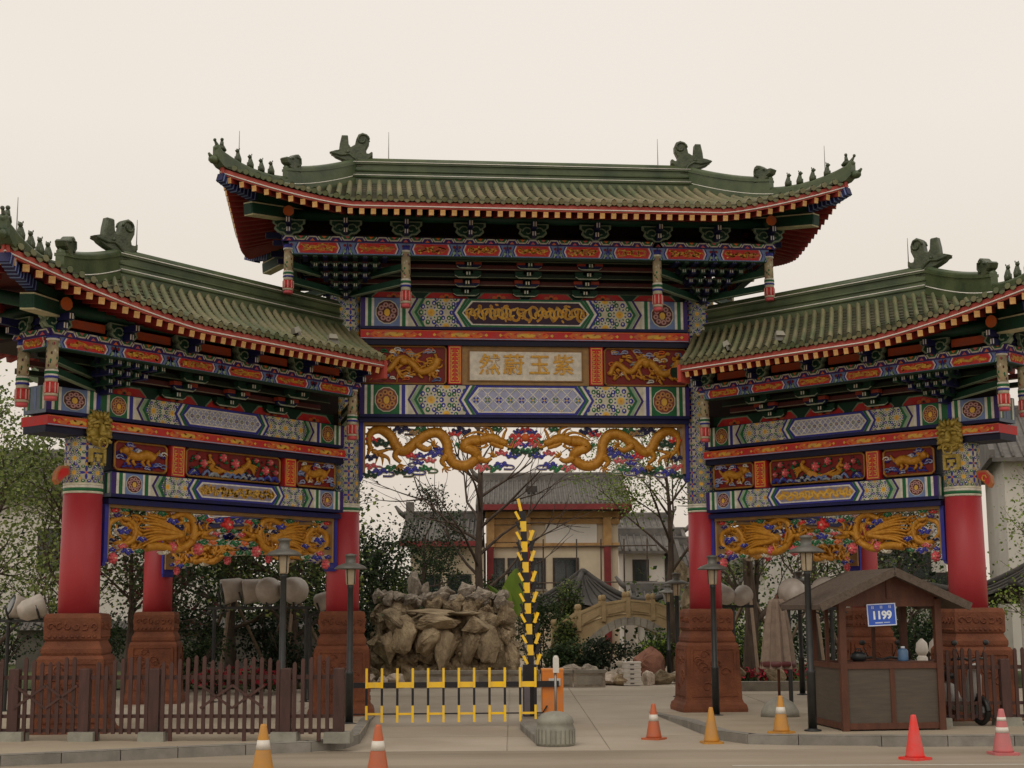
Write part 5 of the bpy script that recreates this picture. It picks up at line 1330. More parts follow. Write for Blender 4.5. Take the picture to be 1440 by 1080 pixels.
def rack(label,x,y,z,rz,L,H,lights,group='floodlight racks'):
    t=thing('floodlight_rack',label,'floodlights',(x,y,z),rz,group)
    for px in (0.05,L-.05) if L>.8 else (L/2,):
        mb=MB(); mb.tube([(px,0,0),(px,0,H)],.04,8); mb.build('post','metal',t)
        mb=MB(); mb.tube([(px,0,0),(px,0,.02)],.12,10); mb.build('foot_plate','metal',t)
        if L>.8:
            for s in (-1,1):
                mb=MB(); mb.smooth=True; mb.tube(smooth_path([(px,0,H-.4),(px+s*.05,0,H-.15),(px+s*.3,0,H-.03)],4),.016,5); mb.build('brace','metal',t)
    mb=MB(); mb.b2(-.1,L+.1,-.05,.05,H,H+.06); mb.build('cross_bar','metal',t)
    for lx,az,el,s in lights: floodlight(t,lx,H+.06+s*1.15,az,el,s)
    return t
rack('tall dark rack carrying four large beige floodlights behind the left fence',-6.55,32.0,0,0,2.1,1.98,((.22,rad(200),rad(12),.27),(.68,rad(190),rad(8),.27),(1.22,rad(95),rad(5),.29),(1.80,rad(85),rad(5),.29)))
rack('low dark rack with two small silver floodlights beside the left inner column',-4.55,32.6,0,rad(4),1.0,1.82,((.25,rad(150),rad(20),.2),(.8,rad(40),rad(20),.2)))
rack('single dark pole with two tilted floodlights before the trees on the left',-10.2,29.6,.0,0,.9,1.75,((.1,rad(215),rad(-18),.24),(.72,rad(30),rad(-18),.24)))
rack('dark pole with two beige floodlights above the closed parasol',5.05,27.3,.02,rad(0),.9,1.88,((.12,rad(95),rad(-8),.25),(.75,rad(70),rad(-14),.26)))
rack('dark pole with a silver floodlight beside the right inner column',4.35,31.5,0,0,.7,1.95,((.05,rad(120),rad(-12),.22),(.6,rad(60),rad(-18),.2)))
# ---- traffic island, barriers
isl=tag(bpy.data.objects.new('traffic_island',None),kind='structure'); COLL.objects.link(isl)
def ix(y): return .17+(y-26.2)*-.02
mb=MB(); mb.prism([(.15,26.9),(.1,24.5),(.33,21.7),(.85,21.7),(.80,24.5),(.75,26.9)],-.02,.12,ax='z',bev=.03); mb.build('island_slab','kerb',isl)
ns=thing('nose_stone','rounded carved pale stone block at the tip of the traffic island','stone',(.60,21.72,.0),0)
mb=MB(); mb.smooth=True
prof=[(.27,0),(.285,.04),(.28,.26),(.26,.31),(.275,.33),(.25,.40),(.18,.46),(.08,.485),(.01,.49)]
mb.lathe(prof,24); 
mb.build('drum','blockconc2' if 'blockconc2' in M else 'blockconc',ns)
for k in range(26):
    a=PI+2*PI*k/26; mb=MB(); mb.box((.284*math.cos(a),.284*math.sin(a),.14),(.02,.045,.2),Matrix.Rotation(a,3,'Z')); mb.build('carved_petal','blockconc',ns)
YB_=(1.0,0.62,0.0); BK=lin('#17151c')
def lin_arm(t,P0,ex,ez,L,npk,up,dn,flip=1):
    """barrier arm from P0 along ex; pickets along ez"""
    P0=Vector(P0);ex=Vector(ex);ez=Vector(ez); n=npk
    for i in range(n):
        a=P0+ex*(L*i/n); b=P0+ex*(L*(i+1)/n); mb=MB(); mb.col=BK if i%2 else YB_; mb.bar(a,b,.05,.105,up=tuple(ez)); mb.build('arm_segment','plast',t)
    return
bar=thing('boom_barrier','lowered yellow and black fenced boom barrier with its orange cabinet','boom barrier',(.66,25.4,.12),0)
bar.rotation_euler=(0,0,rad(2))
mb=MB(); mb.col=lin('#d97a12'); mb.box((.0,0,.40),(.36,.3,.80)); mb.build('cabinet','plast',bar)
mb=MB(); mb.col=lin('#e58a1e'); mb.box((0,0,.815),(.375,.315,.03)); mb.build('cabinet_lid','plast',bar)
mb=MB(); mb.col=lin('#c9c6be'); mb.box((.03,-.158,.61),(.2,.012,.12)); mb.build('label_plate','plast',bar)
AL=3.12; ax0=-.30; zb_=.58
for i in range(12):
    a=ax0-AL*i/12; mb=MB(); mb.col=YB_ if i%2==0 else BK; mb.b2(a-AL/12,a,-.19,-.15,zb_-.045,zb_+.045); mb.build('arm_segment','plast',bar)
    mb=MB(); mb.col=YB_ if i%2==0 else BK; w=.018 if i%2==0 else .011; mb.b2(a-AL/12,a,-.18,-.16,.10-w,.10+w); mb.build('lower_rail_segment','plast',bar)
mb=MB(); mb.col=BK; mb.b2(ax0,.1,-.20,-.15,zb_-.05,zb_+.05); mb.build('arm_bracket','plast',bar)
mb=MB(); mb.col=YB_; mb.b2(ax0-AL-.07,ax0-AL,-.195,-.145,zb_-.06,zb_+.06); mb.build('arm_tip','plast',bar)
for i in range(13):
    x=ax0-AL*i/12; pk=None
    for z0,z1,c in ((zb_-.05,.86,YB_),(.24,zb_-.05,BK),(-.04,.24,YB_)):
        mb=MB(); mb.col=c; mb.b2(x-.02,x+.02,-.215,-.19,z0,z1)
        if pk is None: pk=mb.build('picket','plast',bar)
        else: mb.build('picket_band','plast',pk)
mb=MB(); mb.col=BK; mb.bar((ax0+.02,-.17,.10),(ax0+.12,-.17,.10),.02); mb.bar((ax0+.12,-.17,.10),(-.1,-.17,.22),.02); mb.build('linkage','plast',bar)
rb=thing('raised_barrier','raised upright yellow and black boom barrier with folded pickets on a dark cabinet','boom barrier',(.28,25.9,.12))
mb=MB(); mb.col=BK; mb.box((0,0,.44),(.24,.26,.88)); mb.build('cabinet','plast',rb)
mb=MB(); mb.col=lin('#6e6a72'); mb.box((-.05,-.135,.3),(.1,.012,.56)); mb.build('front_panel','plast',rb)
for i in range(15):
    z=.86+i*.18; lean=-.0245; mb=MB(); mb.col=BK if i%2==0 else YB_; x0=.02+lean*(i); 
    x0=.02-.009*i; mb.b2(x0-.055,x0+.055,-.03,.03,z,z+.18); sg=mb.build('arm_segment','plast',rb)
    mb=MB(); mb.col=YB_ if i%2==0 else BK; mb.bar((x0-.13,-.05,z+.17),(x0-.055,-.05,z+.03),.03,.045); mb.build('folded_picket','plast',rb)
    mb=MB(); mb.col=BK if (i%2) else YB_; 
    if i<13: mb.bar((x0+.10,-.02,z+.02),(x0+.17,-.02,z+.20),.035,.055); mb.bar((x0+.14,.03,z+.02),(x0+.11,.03,z+.2),.03,.03); mb.build('second_rail','plast',rb)
mb=MB(); mb.col=YB_; mb.bar((.02-.135-.02,0,.86+2.7),(.02-.135-.07,0,.86+2.92),.05,.05); mb.build('arm_tip','plast',rb)
sp=thing('sensor_post','slim steel post with a white sensor head beside the orange cabinet','post',(.70,24.9,.12))
mb=MB(); mb.smooth=True; mb.tube([(0,0,0),(0,0,.82)],.022,8); mb.build('pole','rod',sp)
mb=MB(); mb.col=lin('#d8d4ca'); mb.box((.01,0,.9),(.1,.09,.24)); mb.smooth=True; mb.ell((.01,0,1.02),(.05,.045,.05),8,5); mb.build('head','plast',sp)
# ================================================================== BACKGROUND
M['rock']=material('ochre_rock',lin('#665641'),lin('#ab997c'),scale=1.1,rough=0.9,bump=0.8,bscale=7,detail=9,rnd=0.22,dist=0.06)
M['rockgrey']=material('grey_lake_stone',lin('#776d61'),lin('#b0a596'),scale=2.0,rough=0.9,bump=0.9,bscale=9,detail=9,rnd=0.15,dist=0.05)
M['rockpale']=material('pale_stone',lin('#a8998a'),lin('#c4b6a6'),scale=2.5,rough=0.9,bump=0.6,bscale=10,rnd=0.12)
M['gtile']=material('grey_roof_tile',lin('#55524f'),lin('#6d6964'),scale=2,rough=0.75,bump=0.3,bscale=14,rnd=0.05)
M['wallwhite']=material('white_render',lin('#cfc9c0'),lin('#dbd6cd'),scale=0.7,rough=0.9,bump=0.1)
M['wallcream']=material('cream_stone_wall',lin('#beae96'),lin('#cfc1a8'),scale=1.0,rough=0.9,bump=0.2)
M['wallraw']=material('unfinished_timber_trim',lin('#9a7446'),lin('#b79262'),scale=3,rough=0.85)
M['redtrim']=material('red_eave_trim',lin('#6e1b1e'),lin('#802a2b'),scale=3,rough=0.6)
M['bstone']=material('yellowish_bridge_stone',lin('#97805c'),lin('#b09a74'),scale=2.0,rough=0.85,bump=0.3,bscale=18,rnd=0.06)
M['vstone']=material('grey_arch_stone',lin('#807a70'),lin('#989286'),scale=3.0,rough=0.85,bump=0.3,bscale=18,rnd=0.1)
M['frame']=material('dark_window_frame',lin('#2d2622'),lin('#3a312c'),rough=0.6)
import mathutils
def noise(p,s,o=(0,0,0)): return mathutils.noise.fractal(Vector((p[0]*s+o[0],p[1]*s+o[1],p[2]*s+o[2])),0.9,2.0,4)
_rocks={}
import bmesh
def rock_mesh(seed,mat,rough=.5):
    key=(seed,mat)
    if key in _rocks: return _rocks[key]
    r=random.Random(seed*17+3); bm=bmesh.new()
    for k in range(15):
        d=Vector((r.gauss(0,1),r.gauss(0,1),r.gauss(0,1))).normalized()*r.uniform(.82,1.08); bm.verts.new(d)
    h=bmesh.ops.convex_hull(bm,input=bm.verts[:]); bmesh.ops.delete(bm,geom=[v for v in bm.verts if not v.link_faces],context='VERTS')
    bmesh.ops.bevel(bm,geom=bm.edges[:],offset=.07,segments=1,affect='EDGES',clamp_overlap=True)
    bmesh.ops.triangulate(bm,faces=bm.faces[:]); bmesh.ops.subdivide_edges(bm,edges=bm.edges[:],cuts=2,use_grid_fill=True)
    o=Vector((seed*3.7,seed*1.3,seed*7.1))
    for v in bm.verts:
        p=v.co; n=mathutils.noise.fractal(p*1.8+o,0.9,2.0,3); crk=max(0,.12-abs(mathutils.noise.noise(p*1.3+o*2)))*1.6; v.co=p*(1+.13*n-.5*crk)
    me=bpy.data.meshes.new('stone'); bm.to_mesh(me); bm.free(); me.materials.append(M[mat])
    _rocks[key]=me; return me
def rock(name,label,cat,x,y,z,sx,sy,sz,seed,mat,parent=None,group=None,rz=None):
    r=random.Random(seed*13+5); mt=Matrix.Translation((x,y,z))@Matrix.Rotation(r.uniform(0,6) if rz is None else rz,4,'Z')@Matrix.Rotation(r.uniform(-.3,.3),4,'X')@Matrix.Diagonal((sx,sy,sz,1))
    o=put(name,rock_mesh(seed%9,mat),parent,mt)
    if not parent: tag(o,label,cat,group)
    return o
# ---- rockery with pool wall
M['rockdark']=material('dark_rock_core',lin('#3f3326'),lin('#574735'),scale=2,rough=0.95)
rk=thing('rockery','large ochre rockery of piled boulders behind the lowered barrier','rockery',(-1.95,40.5,0))
r=random.Random(12)
mb=MB(); mb.smooth=False
for k in range(190):
    fz=((k*0.618)%1.0); z=.12+fz*2.0; w=2.1*(1-.18*fz); x=-w+2*w*((k*0.7548+.13*r.random())%1.0); y=-.85+.35*fz+r.uniform(-.12,.18)+.35*abs(x/w)**2; s=r.uniform(.2,.36)
    rock('stone',None,None,x,y,z,s*r.uniform(.7,1.15),s*r.uniform(.7,1.0),s*r.uniform(.75,1.35),k,'rock',rk)
for k in range(26):
    x=-1.7+3.4*k/25+r.uniform(-.06,.06); rock('stone',None,None,x,-.35+r.uniform(-.2,.2),2.18+r.uniform(-.05,.14),r.uniform(.16,.3),r.uniform(.16,.28),r.uniform(.14,.26),200+k,'rockgrey',rk)
for x,z,s,h in ((-.75,2.55,.26,.5),(-.45,2.4,.2,.3),(.65,2.45,.3,.25),(1.1,2.3,.34,.28),(.05,2.38,.36,.22),(-1.45,2.3,.3,.26)): rock('stone',None,None,x,-.25,z,s,s*.9,h,int(abs(x)*40)+3,'rockgrey',rk)
for x,z,sx,sz in ((-.25,1.86,.9,.09),(.55,1.82,.6,.08)): rock('ledge_slab',None,None,x,-.9,z,sx,.4,sz,4+int(sz*100),'rock',rk,rz=0.02)
for x,z,sx,sz,sd in ((-.95,1.25,.42,.62,1),(-.3,1.15,.5,.55,6),(.15,.95,.36,.75,2),(.75,.95,.42,.6,5),(1.25,1.0,.36,.62,8),(-1.5,.9,.36,.5,3),(.95,1.55,.45,.35,7),(-.1,1.6,.7,.3,0),(-1.3,1.65,.4,.4,4)): rock('stone',None,None,x,-.98,z,sx,.4,sz,sd,'rock',rk,rz=r.uniform(-.4,.4))
mb=MB(); mb.box((0,.35,.95),(3.3,1.5,1.9),top=(.8,.6)); mb.build('core','rockdark',rk)
pw_=thing('pool_wall','low grey stone pool wall with sunk panels in front of the rockery','wall',(-2.6,37.2,0))
x=0
for k in range(6):
    mb=MB(); w=.82; mb.b2(x,x+w-.02,0,.16,.0,.34); o=mb.build('wall_panel','rockgrey',pw_)
    mb=MB(); mb.b2(x+.08,x+w-.1,-.02,.0,.06,.28); mb.build('raised_panel','vstone',o)
    mb=MB(); mb.b2(x-.02,x+w,-.04,.2,.34,.42); mb.build('coping','vstone',pw_); x+=w
GR=((-3.75,37.6,.3,'rockpale','pale pinkish boulder at the left end of the pool wall'),(-3.35,37.2,.26,'rockpale','small pale boulder just in front of the left end of the pool wall'),(-2.95,37.5,.3,'rockpale','squarish pale boulder behind the lowered barrier tip'),(-3.9,38.3,.34,'rock','ochre boulder behind the pale stones left of the rockery'),
(2.35,38.3,.3,'rockpale','pale boulder touching the right end of the pool wall'),(2.75,38.0,.26,'rock','small ochre boulder left of the white crates'),(2.5,38.9,.28,'rockpale','flat pale boulder lying behind the ones left of the crates'),(3.45,38.2,.3,'rockpale','pale boulder just right of the white crates'),(3.85,38.5,.34,'rock','ochre boulder in front of the big reddish boulder'),(4.3,38.9,.3,'rockpale','pale boulder between the reddish boulder and the plaza lamp'),(4.75,38.3,.28,'rockpale','pale boulder by the foot of the far garden lamp'),
(2.0,39.2,.42,'rockgrey','large grey lake stone behind the right end of the pool wall'),(1.5,39.8,.4,'rockgrey','grey lake stone under the low shrub beside the rockery'),(3.0,39.5,.36,'rockgrey','grey lake stone half hidden behind the white crates'))
for k,(x,y,s,m,lab) in enumerate(GR): rock('garden_rock',lab,'rock',x,y,s*.45,s*1.25,s,s*.8,k+30,m,None,'garden boulders')
M['redrock']=material('reddish_boulder',lin('#6f4a3c'),lin('#8d6250'),scale=1.5,rough=0.9,bump=0.4,bscale=8)
rock('red_boulder','big rounded reddish boulder behind the white crates','rock',3.72,40.4,.42,.55,.45,.58,63,'redrock')
SR=('tall ochre rock standing at the foot of the bridge end pile','upper ochre rock of the pile beside the bridge end','topmost ochre rock of the pile beside the bridge end','broad squat ochre rock lying before the bridge end pile')
for k,(x,y,z,s,h) in enumerate(((4.95,42.6,1.0,.4,.9),(5.1,42.8,2.1,.34,.6),(4.85,42.6,2.9,.26,.5),(4.55,42.2,.5,.5,.5))):
    rock('scholar_rock',SR[k],'rock',x,y,z,s,s*.8,h,70+k,'rock',None,'standing rocks by the bridge')
for k in range(5):
    t=tag(bpy.data.objects.new('white_crate',None),('bottom white plastic crate of the stack of five','white plastic crate, second from the bottom of the stack of five','middle white plastic crate of the stack of five','white plastic crate, second from the top of the stack of five','topmost white plastic crate of the stack of five')[k],'crate','stacked white crates'); COLL.objects.link(t); t.location=(3.02,37.9,.005+k*.118)
    mb=MB(); mb.col=lin('#cfcac2'); mb.b2(-.22,.22,-.16,.16,0,.085); mb.b2(-.235,.235,-.175,.175,.085,.112); mb.build('tray','plast',t)
    mb=MB(); mb.col=lin('#4a4642'); mb.b2(-.05,.05,-.165,-.158,.03,.06); mb.build('hand_hole','plast',t)
# ---- stone bridge
br=thing('stone_bridge','arched garden bridge of yellowish stone with carved balustrade','bridge',(3.1,44.0,0))
XA,XB=-1.95,2.5; XM=.35
def dz(x): t=(x-XM)/2.3; return 1.78-0.85*t*t
def az_(x): t=(x-XM)/1.15; return (1.45-.62*t*t) if abs(t)<1.25 else None
N=24; mb=MB()
for i in range(N):
    x0=XA+(XB-XA)*i/N; x1=XA+(XB-XA)*(i+1)/N
    b0=max(-.1,az_(x0)) if az_(x0) is not None else -.1; b1=max(-.1,az_(x1)) if az_(x1) is not None else -.1
    for y in (-.8,.8): mb.poly([(x0,y,b0),(x1,y,b1),(x1,y,dz(x1)),(x0,y,dz(x0))])
    mb.poly([(x0,-.8,dz(x0)),(x1,-.8,dz(x1)),(x1,.8,dz(x1)),(x0,.8,dz(x0))]); mb.poly([(x0,-.8,b0),(x1,-.8,b1),(x1,.8,b1),(x0,.8,b0)])
mb.build('span','bstone',br)
for i in range(15):
    t0=-1.18+2.36*i/15; t1=-1.18+2.36*(i+1)/15-.012; mb=MB()
    P=[]
    for t,h in ((t0,0),(t1,0),(t1,.3),(t0,.3)): P.append((XM+1.15*t*(1+h*.28),1.45-.62*t*t+h*.82))
    mb.prism(P,-.84,-.79); mb.build('arch_stone','vstone',br)
for y in (-.78,.78):
    for i in range(6):
        x0=XA+.05+(XB-XA-.1)*i/6; x1=XA+.05+(XB-XA-.1)*(i+1)/6
        mb=MB(); mb.prism([(x0+.07,dz(x0)+.02),(x1-.07,dz(x1)+.02),(x1-.07,dz(x1)+.36),(x0+.07,dz(x0)+.36)],y-.05,y+.05); p=mb.build('balustrade_panel','bstone',br)
        mb=MB(); mb.prism([(x0+.12,dz(x0)+.08),(x1-.12,dz(x1)+.08),(x1-.12,dz(x1)+.24),(x0+.12,dz(x0)+.24)],y-.07,y-.05); mb.build('carved_panel','bstone',p)
        mb=MB(); mb.bar((x0+.05,y,dz(x0)+.39),(x1-.05,y,dz(x1)+.39),.13,.06); mb.build('hand_rail','bstone',br)
    for i in range(7):
        x=XA+.05+(XB-XA-.1)*i/6; mb=MB(); mb.b2(x-.065,x+.065,y-.07,y+.07,dz(x)-.12,dz(x)+.48); mb.smooth=True; mb.lathe([(.05,.48),(.06,.50),(.075,.56),(.06,.63),(.02,.66)],10,c=(x,y,dz(x))); mb.build('baluster_post','bstone',br)
# ---- buildings
def tiled_slope(name,x0,x1,yf,yb,ze,zr,mat='gtile',parent=None,pitch=.22,ribs=True,curve=.12):
    """front and rear slope with barrel ribs; ridge along x"""
    ym=(yf+yb)/2
    for s,ya in ((0,yf),(1,yb)):
        pts=[]; K=5
        prof=[(ya+(ym-ya)*i/K,ze+(zr-ze)*((i/K)*(1-curve)+curve*(i/K)**2)) for i in range(K+1)]
        mb=MB()
        for (a,za),(b,zb) in zip(prof,prof[1:]): mb.poly([(x0,a,za),(x1,a,za),(x1,b,zb),(x0,b,zb)]); mb.poly([(x0,a,za-.12),(x1,a,za-.12),(x1,b,zb-.12),(x0,b,zb-.12)])
        mb.poly([(x0,ya,ze),(x1,ya,ze),(x1,ya,ze-.12),(x0,ya,ze-.12)])
        for x in (x0,x1): mb.poly([(x,a,z) for a,z in prof]+[(x,a,z-.12) for a,z in prof[::-1]])
        sl=mb.build(name,mat,parent)
        if ribs and s==0:
            me=None; n=int((x1-x0)/pitch); q=MB(); q.smooth=True; q.tube([(0,a,z+.03) for a,z in prof],.05,5); me=q.mesh('tile_row',mat)
            for i in range(n+1): put('tile_row',me,sl,Tm(x0+(x1-x0)*i/n,0,0))
    mb=MB(); mb.b2(x0-.05,x1+.05,ym-.12,ym+.12,zr-.05,zr+.22); mb.smooth=True; mb.tube([(x0-.1,ym,zr+.25),(x1+.1,ym,zr+.25)],.09,6)
    for s,x in ((-1,x0),(1,x1)): mb.tube([(x,ym,zr+.1),(x+s*.25,ym,zr+.28),(x+s*.45,ym,zr+.55)],[.12,.1,.05],6)
    mb.build('ridge',mat,parent)
def window(parent,x,z,w,h,y,mull=1,name='window',face=-1):
    mb=MB(); mb.b2(x-w/2-.07,x+w/2+.07,y+face*.03,y-face*.05,z-.07,z+h+.07); o=mb.build(name,'frame',parent)
    n=mull+1
    for i in range(n):
        a=x-w/2+w*i/n+.02; b=x-w/2+w*(i+1)/n-.02; mb=MB(); mb.b2(a,b,y+face*.045,y+face*.03,z,z+h); mb.build('pane','glass',o)
    mb=MB(); mb.b2(x-w/2-.12,x+w/2+.12,y+face*.1,y,z-.13,z-.07); mb.build('sill','vstone',o)
hall=thing('main_hall','cream two storey hall under scaffolding with grey tiled roof and red eaves','building',(0,58,0))
HX0,HX1=-1.35,4.55
def hb(x0,x1,y0,y1,z0,z1,nm,mat): mb=MB(); mb.b2(x0,x1,y0,y1,z0,z1); return mb.build(nm,mat,hall)
hb(HX0+.3,HX1-.35,.3,6,0,5.75,'wall','wallcream')
hb(HX0+.25,HX1-.3,.18,.3,5.25,5.45,'painted_beam','wallraw'); hb(HX0+.25,HX1-.3,.16,.3,4.35,4.5,'painted_beam','wallraw'); hb(HX0+.25,HX1-.3,.1,.3,5.5,5.75,'painted_beam','wallraw')
hb(1.3,3.35,.22,.3,4.5,5.25,'white_panel','wallwhite')
hb(HX0+.3,.15,.22,.3,4.55,5.2,'timber_panel','wallraw')
for x in (HX0+.45,.55,3.75): hb(x-.13,x+.13,.02,.3,0.5,4.35,'red_column','redtrim'); hb(x-.16,x+.16,.0,.3,4.35,5.5,'bracket','wallraw')
for x,w in ((-.65,.5),(.1,.5),(1.0,.45),(2.1,.9)): window(hall,x,2.75,w,1.1,.28,1)
tiled_slope('roof',HX0,HX1+.05,-.55,6.8,6.02,7.25,parent=hall,pitch=.19)
hb(HX0,HX1+.05,-.62,-.5,5.78,6.0,'red_eave','redtrim')
mb=MB(); mb.b2(.55,1.0,1.05,1.3,6.55,6.85); mb.build('roof_vent','frame',hall)
for s,x in ((-1,HX0),(1,HX1+.05)):
    mb=MB(); mb.prism([(-.5,5.75),(6.7,5.75),(6.7,6.0),(3.1,7.1),(-.5,6.0)],x-.1+s*.02,x+.1+s*.02,ax='x'); mb.build('gable','redtrim' if s>0 else 'gtile',hall)
# scaffold poles of the hall
sc_=thing('scaffolding','thin bamboo scaffolding standing before the cream hall','scaffolding',(0,57.0,0))
for x in (.2,1.15,2.45,3.4,4.3,5.2): mb=MB(); mb.tube([(x,0,0),(x+.03,0,4.6)],.03,5); mb.build('pole','bark',sc_)
for z in (1.6,2.9,4.3): mb=MB(); mb.tube([(.0,-.04,z),(5.6,-.04,z+.03)],.028,5); mb.build('ledger','bark',sc_)
an=thing('side_annex','lower hall wing with grey tiled roof and red eaves left of the cream hall','building',(0,57,0))
mb=MB(); mb.b2(-4.0,-1.15,.3,5,0,4.3); mb.build('wall','wallcream',an)
tiled_slope('roof',-4.35,-1.2,-.4,5.6,4.55,5.55,parent=an,pitch=.19)
mb=MB(); mb.b2(-4.4,-1.2,-.46,-.36,4.33,4.53); mb.build('red_eave','redtrim',an)
mb=MB(); mb.b2(-4.35,-4.05,2.3,2.9,5.3,6.25); mb.build('ridge_end','gtile',an)
for x in (-3.3,-2.1): window(an,x,2.0,.8,1.2,.28,1)
# white houses right of the hall
def house(label,x,y,w,d,h,rise,wins,rz=0.0,group='white houses with grey roofs',chim=False):
    t=thing('white_house',label,'house',(x,y,0),rz,group)
    mb=MB(); mb.b2(0,w,0,d,0,h); mb.poly([(0,0,h),(0,d,h),(0,d/2,h+rise)]); mb.poly([(w,0,h),(w,d,h),(w,d/2,h+rise)]); mb.build('wall','wallwhite',t)
    tiled_slope('roof',-.35,w+.35,-.5,d+.5,h-.05,h+rise+.15,parent=t,pitch=.3)
    for wx,wz_,ww,wh in wins: window(t,wx,wz_,ww,wh,0,1)
    for s,xx in ((-1,-.35),(1,w+.35)):
        mb=MB(); mb.prism([(-.5,h-.05),(d+.5,h-.05),(d+.5,h+.2),(d/2,h+rise+.42),(-.5,h+.2)],xx-.08,xx+.08,ax='x'); mb.build('gable_parapet','gtile',t)
    return t
house('white house with small roof stepped just right of the cream hall',4.95,66,2.5,2.6,4.5,.6,((.8,3.0,.6,1.0),(2.2,3.0,.5,1.6)))
house('white house with long grey roof behind the bridge lamp',7.2,60,3.4,3,3.7,.7,((.5,2.4,.8,1.0),))
house('tall white house whose stepped grey ridge shows over the other roofs',6.1,76,1.9,5,5.7,.8,((.9,4.6,.6,.8),))
house('low white garden house at the foot of the cream hall',4.6,53,3.2,3,1.7,.7,((1.0,.7,.7,.7),))
house('white house behind the trees beyond the left outer column',-21.5,54,6.5,7,6.2,1.6,((1.5,3.6,1.0,1.3),(4.5,3.6,1.0,1.3),(1.5,1.2,1.0,1.3)))
house('white house with one dark window seen between the left columns',-14.3,50,3.6,6,6.6,1.4,((3.0,3.1,.62,.95),))
house('white house with balcony windows behind the right wing',9.6,50,5.2,6,6.0,1.4,((3.6,2.9,2.0,1.3),(4.9,1.4,.6,1.6)))
house('tall white house with deep grey eaves beyond the right outer column',14.9,44,7,8,6.4,1.6,((1.6,3.2,.7,1.3),(3.6,3.2,.7,1.3)),rz=rad(-14))
M['darkwall']=material('dark_weathered_wall',lin('#4f4b45'),lin('#625d55'),scale=1.5,rough=0.9,bump=0.3)
wl=thing('garden_wall','dark brick boundary wall with grey tile coping behind the left columns','wall',(-16,47.5,0))
mb=MB(); mb.b2(0,12.5,0,.3,0,1.35); mb.build('wall','darkwall',wl)
mb=MB(); mb.prism([(-.2,1.35),(.5,1.35),(.15,1.62)],0,12.5,ax='x'); c=mb.build('coping','gtile',wl)
q=MB(); q.tube([(0,-.2,1.38),(0,.15,1.65)],.05,5); me=q.mesh('tile_row','gtile')
for k in range(60): put('tile_row',me,c,Tm(.1+k*.208,0,0))
# pavilions: one roof ridge behind the bridge, one at the right edge
M['darktile']=material('dark_weathered_tile',lin('#3b3835'),lin('#4c4844'),scale=2,rough=0.8,bump=0.3,bscale=14)
def pavilion(label,x,y,w,d,h,rise,rz=0,cols=True):
    t=thing('garden_pavilion',label,'pavilion',(x,y,0),rz,'garden pavilions'); n=10
    mb=MB(); prev=None; K=7
    def ring(v):
        kx=w/2*(1-v)+.25*w*.0; ky=d/2*(1-v); z=h+rise*(v**1.6)+.25*(1-v)**4*0; P=[]
        for (sx,sy) in ((-1,-1),(1,-1),(1,1),(-1,1)): P.append(Vector((sx*kx*(1+.10*(1-v)**3),sy*ky*(1+.10*(1-v)**3),z+.32*max(0,1-v*2.2)**2)))
        out=[]
        for i in range(4):
            a=P[i];b=P[(i+1)%4]
            for j in range(6):
                f=j/6; p=a.lerp(b,f); dip=.32*max(0,1-v*2.2)**2*(1-abs(2*f-1)**2); p=p-Vector((0,0,dip)); out.append(p)
        return out
    R_=[ring(i/K*.96) for i in range(K+1)]
    for A,B in zip(R_,R_[1:]):
        for k in range(24): mb.poly([A[k],A[(k+1)%24],B[(k+1)%24],B[k]])
    mb.poly([p-Vector((0,0,.06)) for p in R_[0]]); mb.build('roof','darktile',t)
    for i in range(4):
        mb=MB(); mb.smooth=True; path=[R_[k][i*6]+Vector((0,0,.05)) for k in range(K+1)]; mb.tube(path,[.1]*(K+1),6); mb.build('hip_ridge','darktile',t)
    for i in range(4):
        for k in range(1,6):
            mb=MB(); mb.smooth=True; mb.tube([R_[q][i*6+k]+Vector((0,0,.02)) for q in range(K+1)],.045,5); mb.build('tile_row','darktile',t)
    mb=MB(); mb.smooth=True; mb.lathe([(.16,h+rise*.9),(.2,h+rise+.02),(.06,h+rise+.12)],10); mb.build('finial','darktile',t)
    for sx in (-1,1):
        for sy in (-1,1): mb=MB(); mb.smooth=True; mb.tube([(sx*w*.4,sy*d*.4,0),(sx*w*.4,sy*d*.4,h+.15)],.12,10); mb.build('pillar','wallwhite' if cols else 'bark',t)
    for a in range(4):
        mb=MB(); mb.b2(-w*.4,w*.4,-d*.4-.06,-d*.4+.06,h-.15,h+.1); mb.xf(Matrix.Rotation(a*PI/2,4,'Z')); mb.build('beam','frame',t)
    return t
pavilion('garden pavilion roof with swept grey ridges rising behind the stone bridge',2.35,49.5,3.5,3.5,1.95,1.2,rad(28))
pavilion('grey roofed pavilion with pale pillars at the right edge beyond the fence',14.2,38.5,4.4,4.4,2.15,1.2,rad(8))
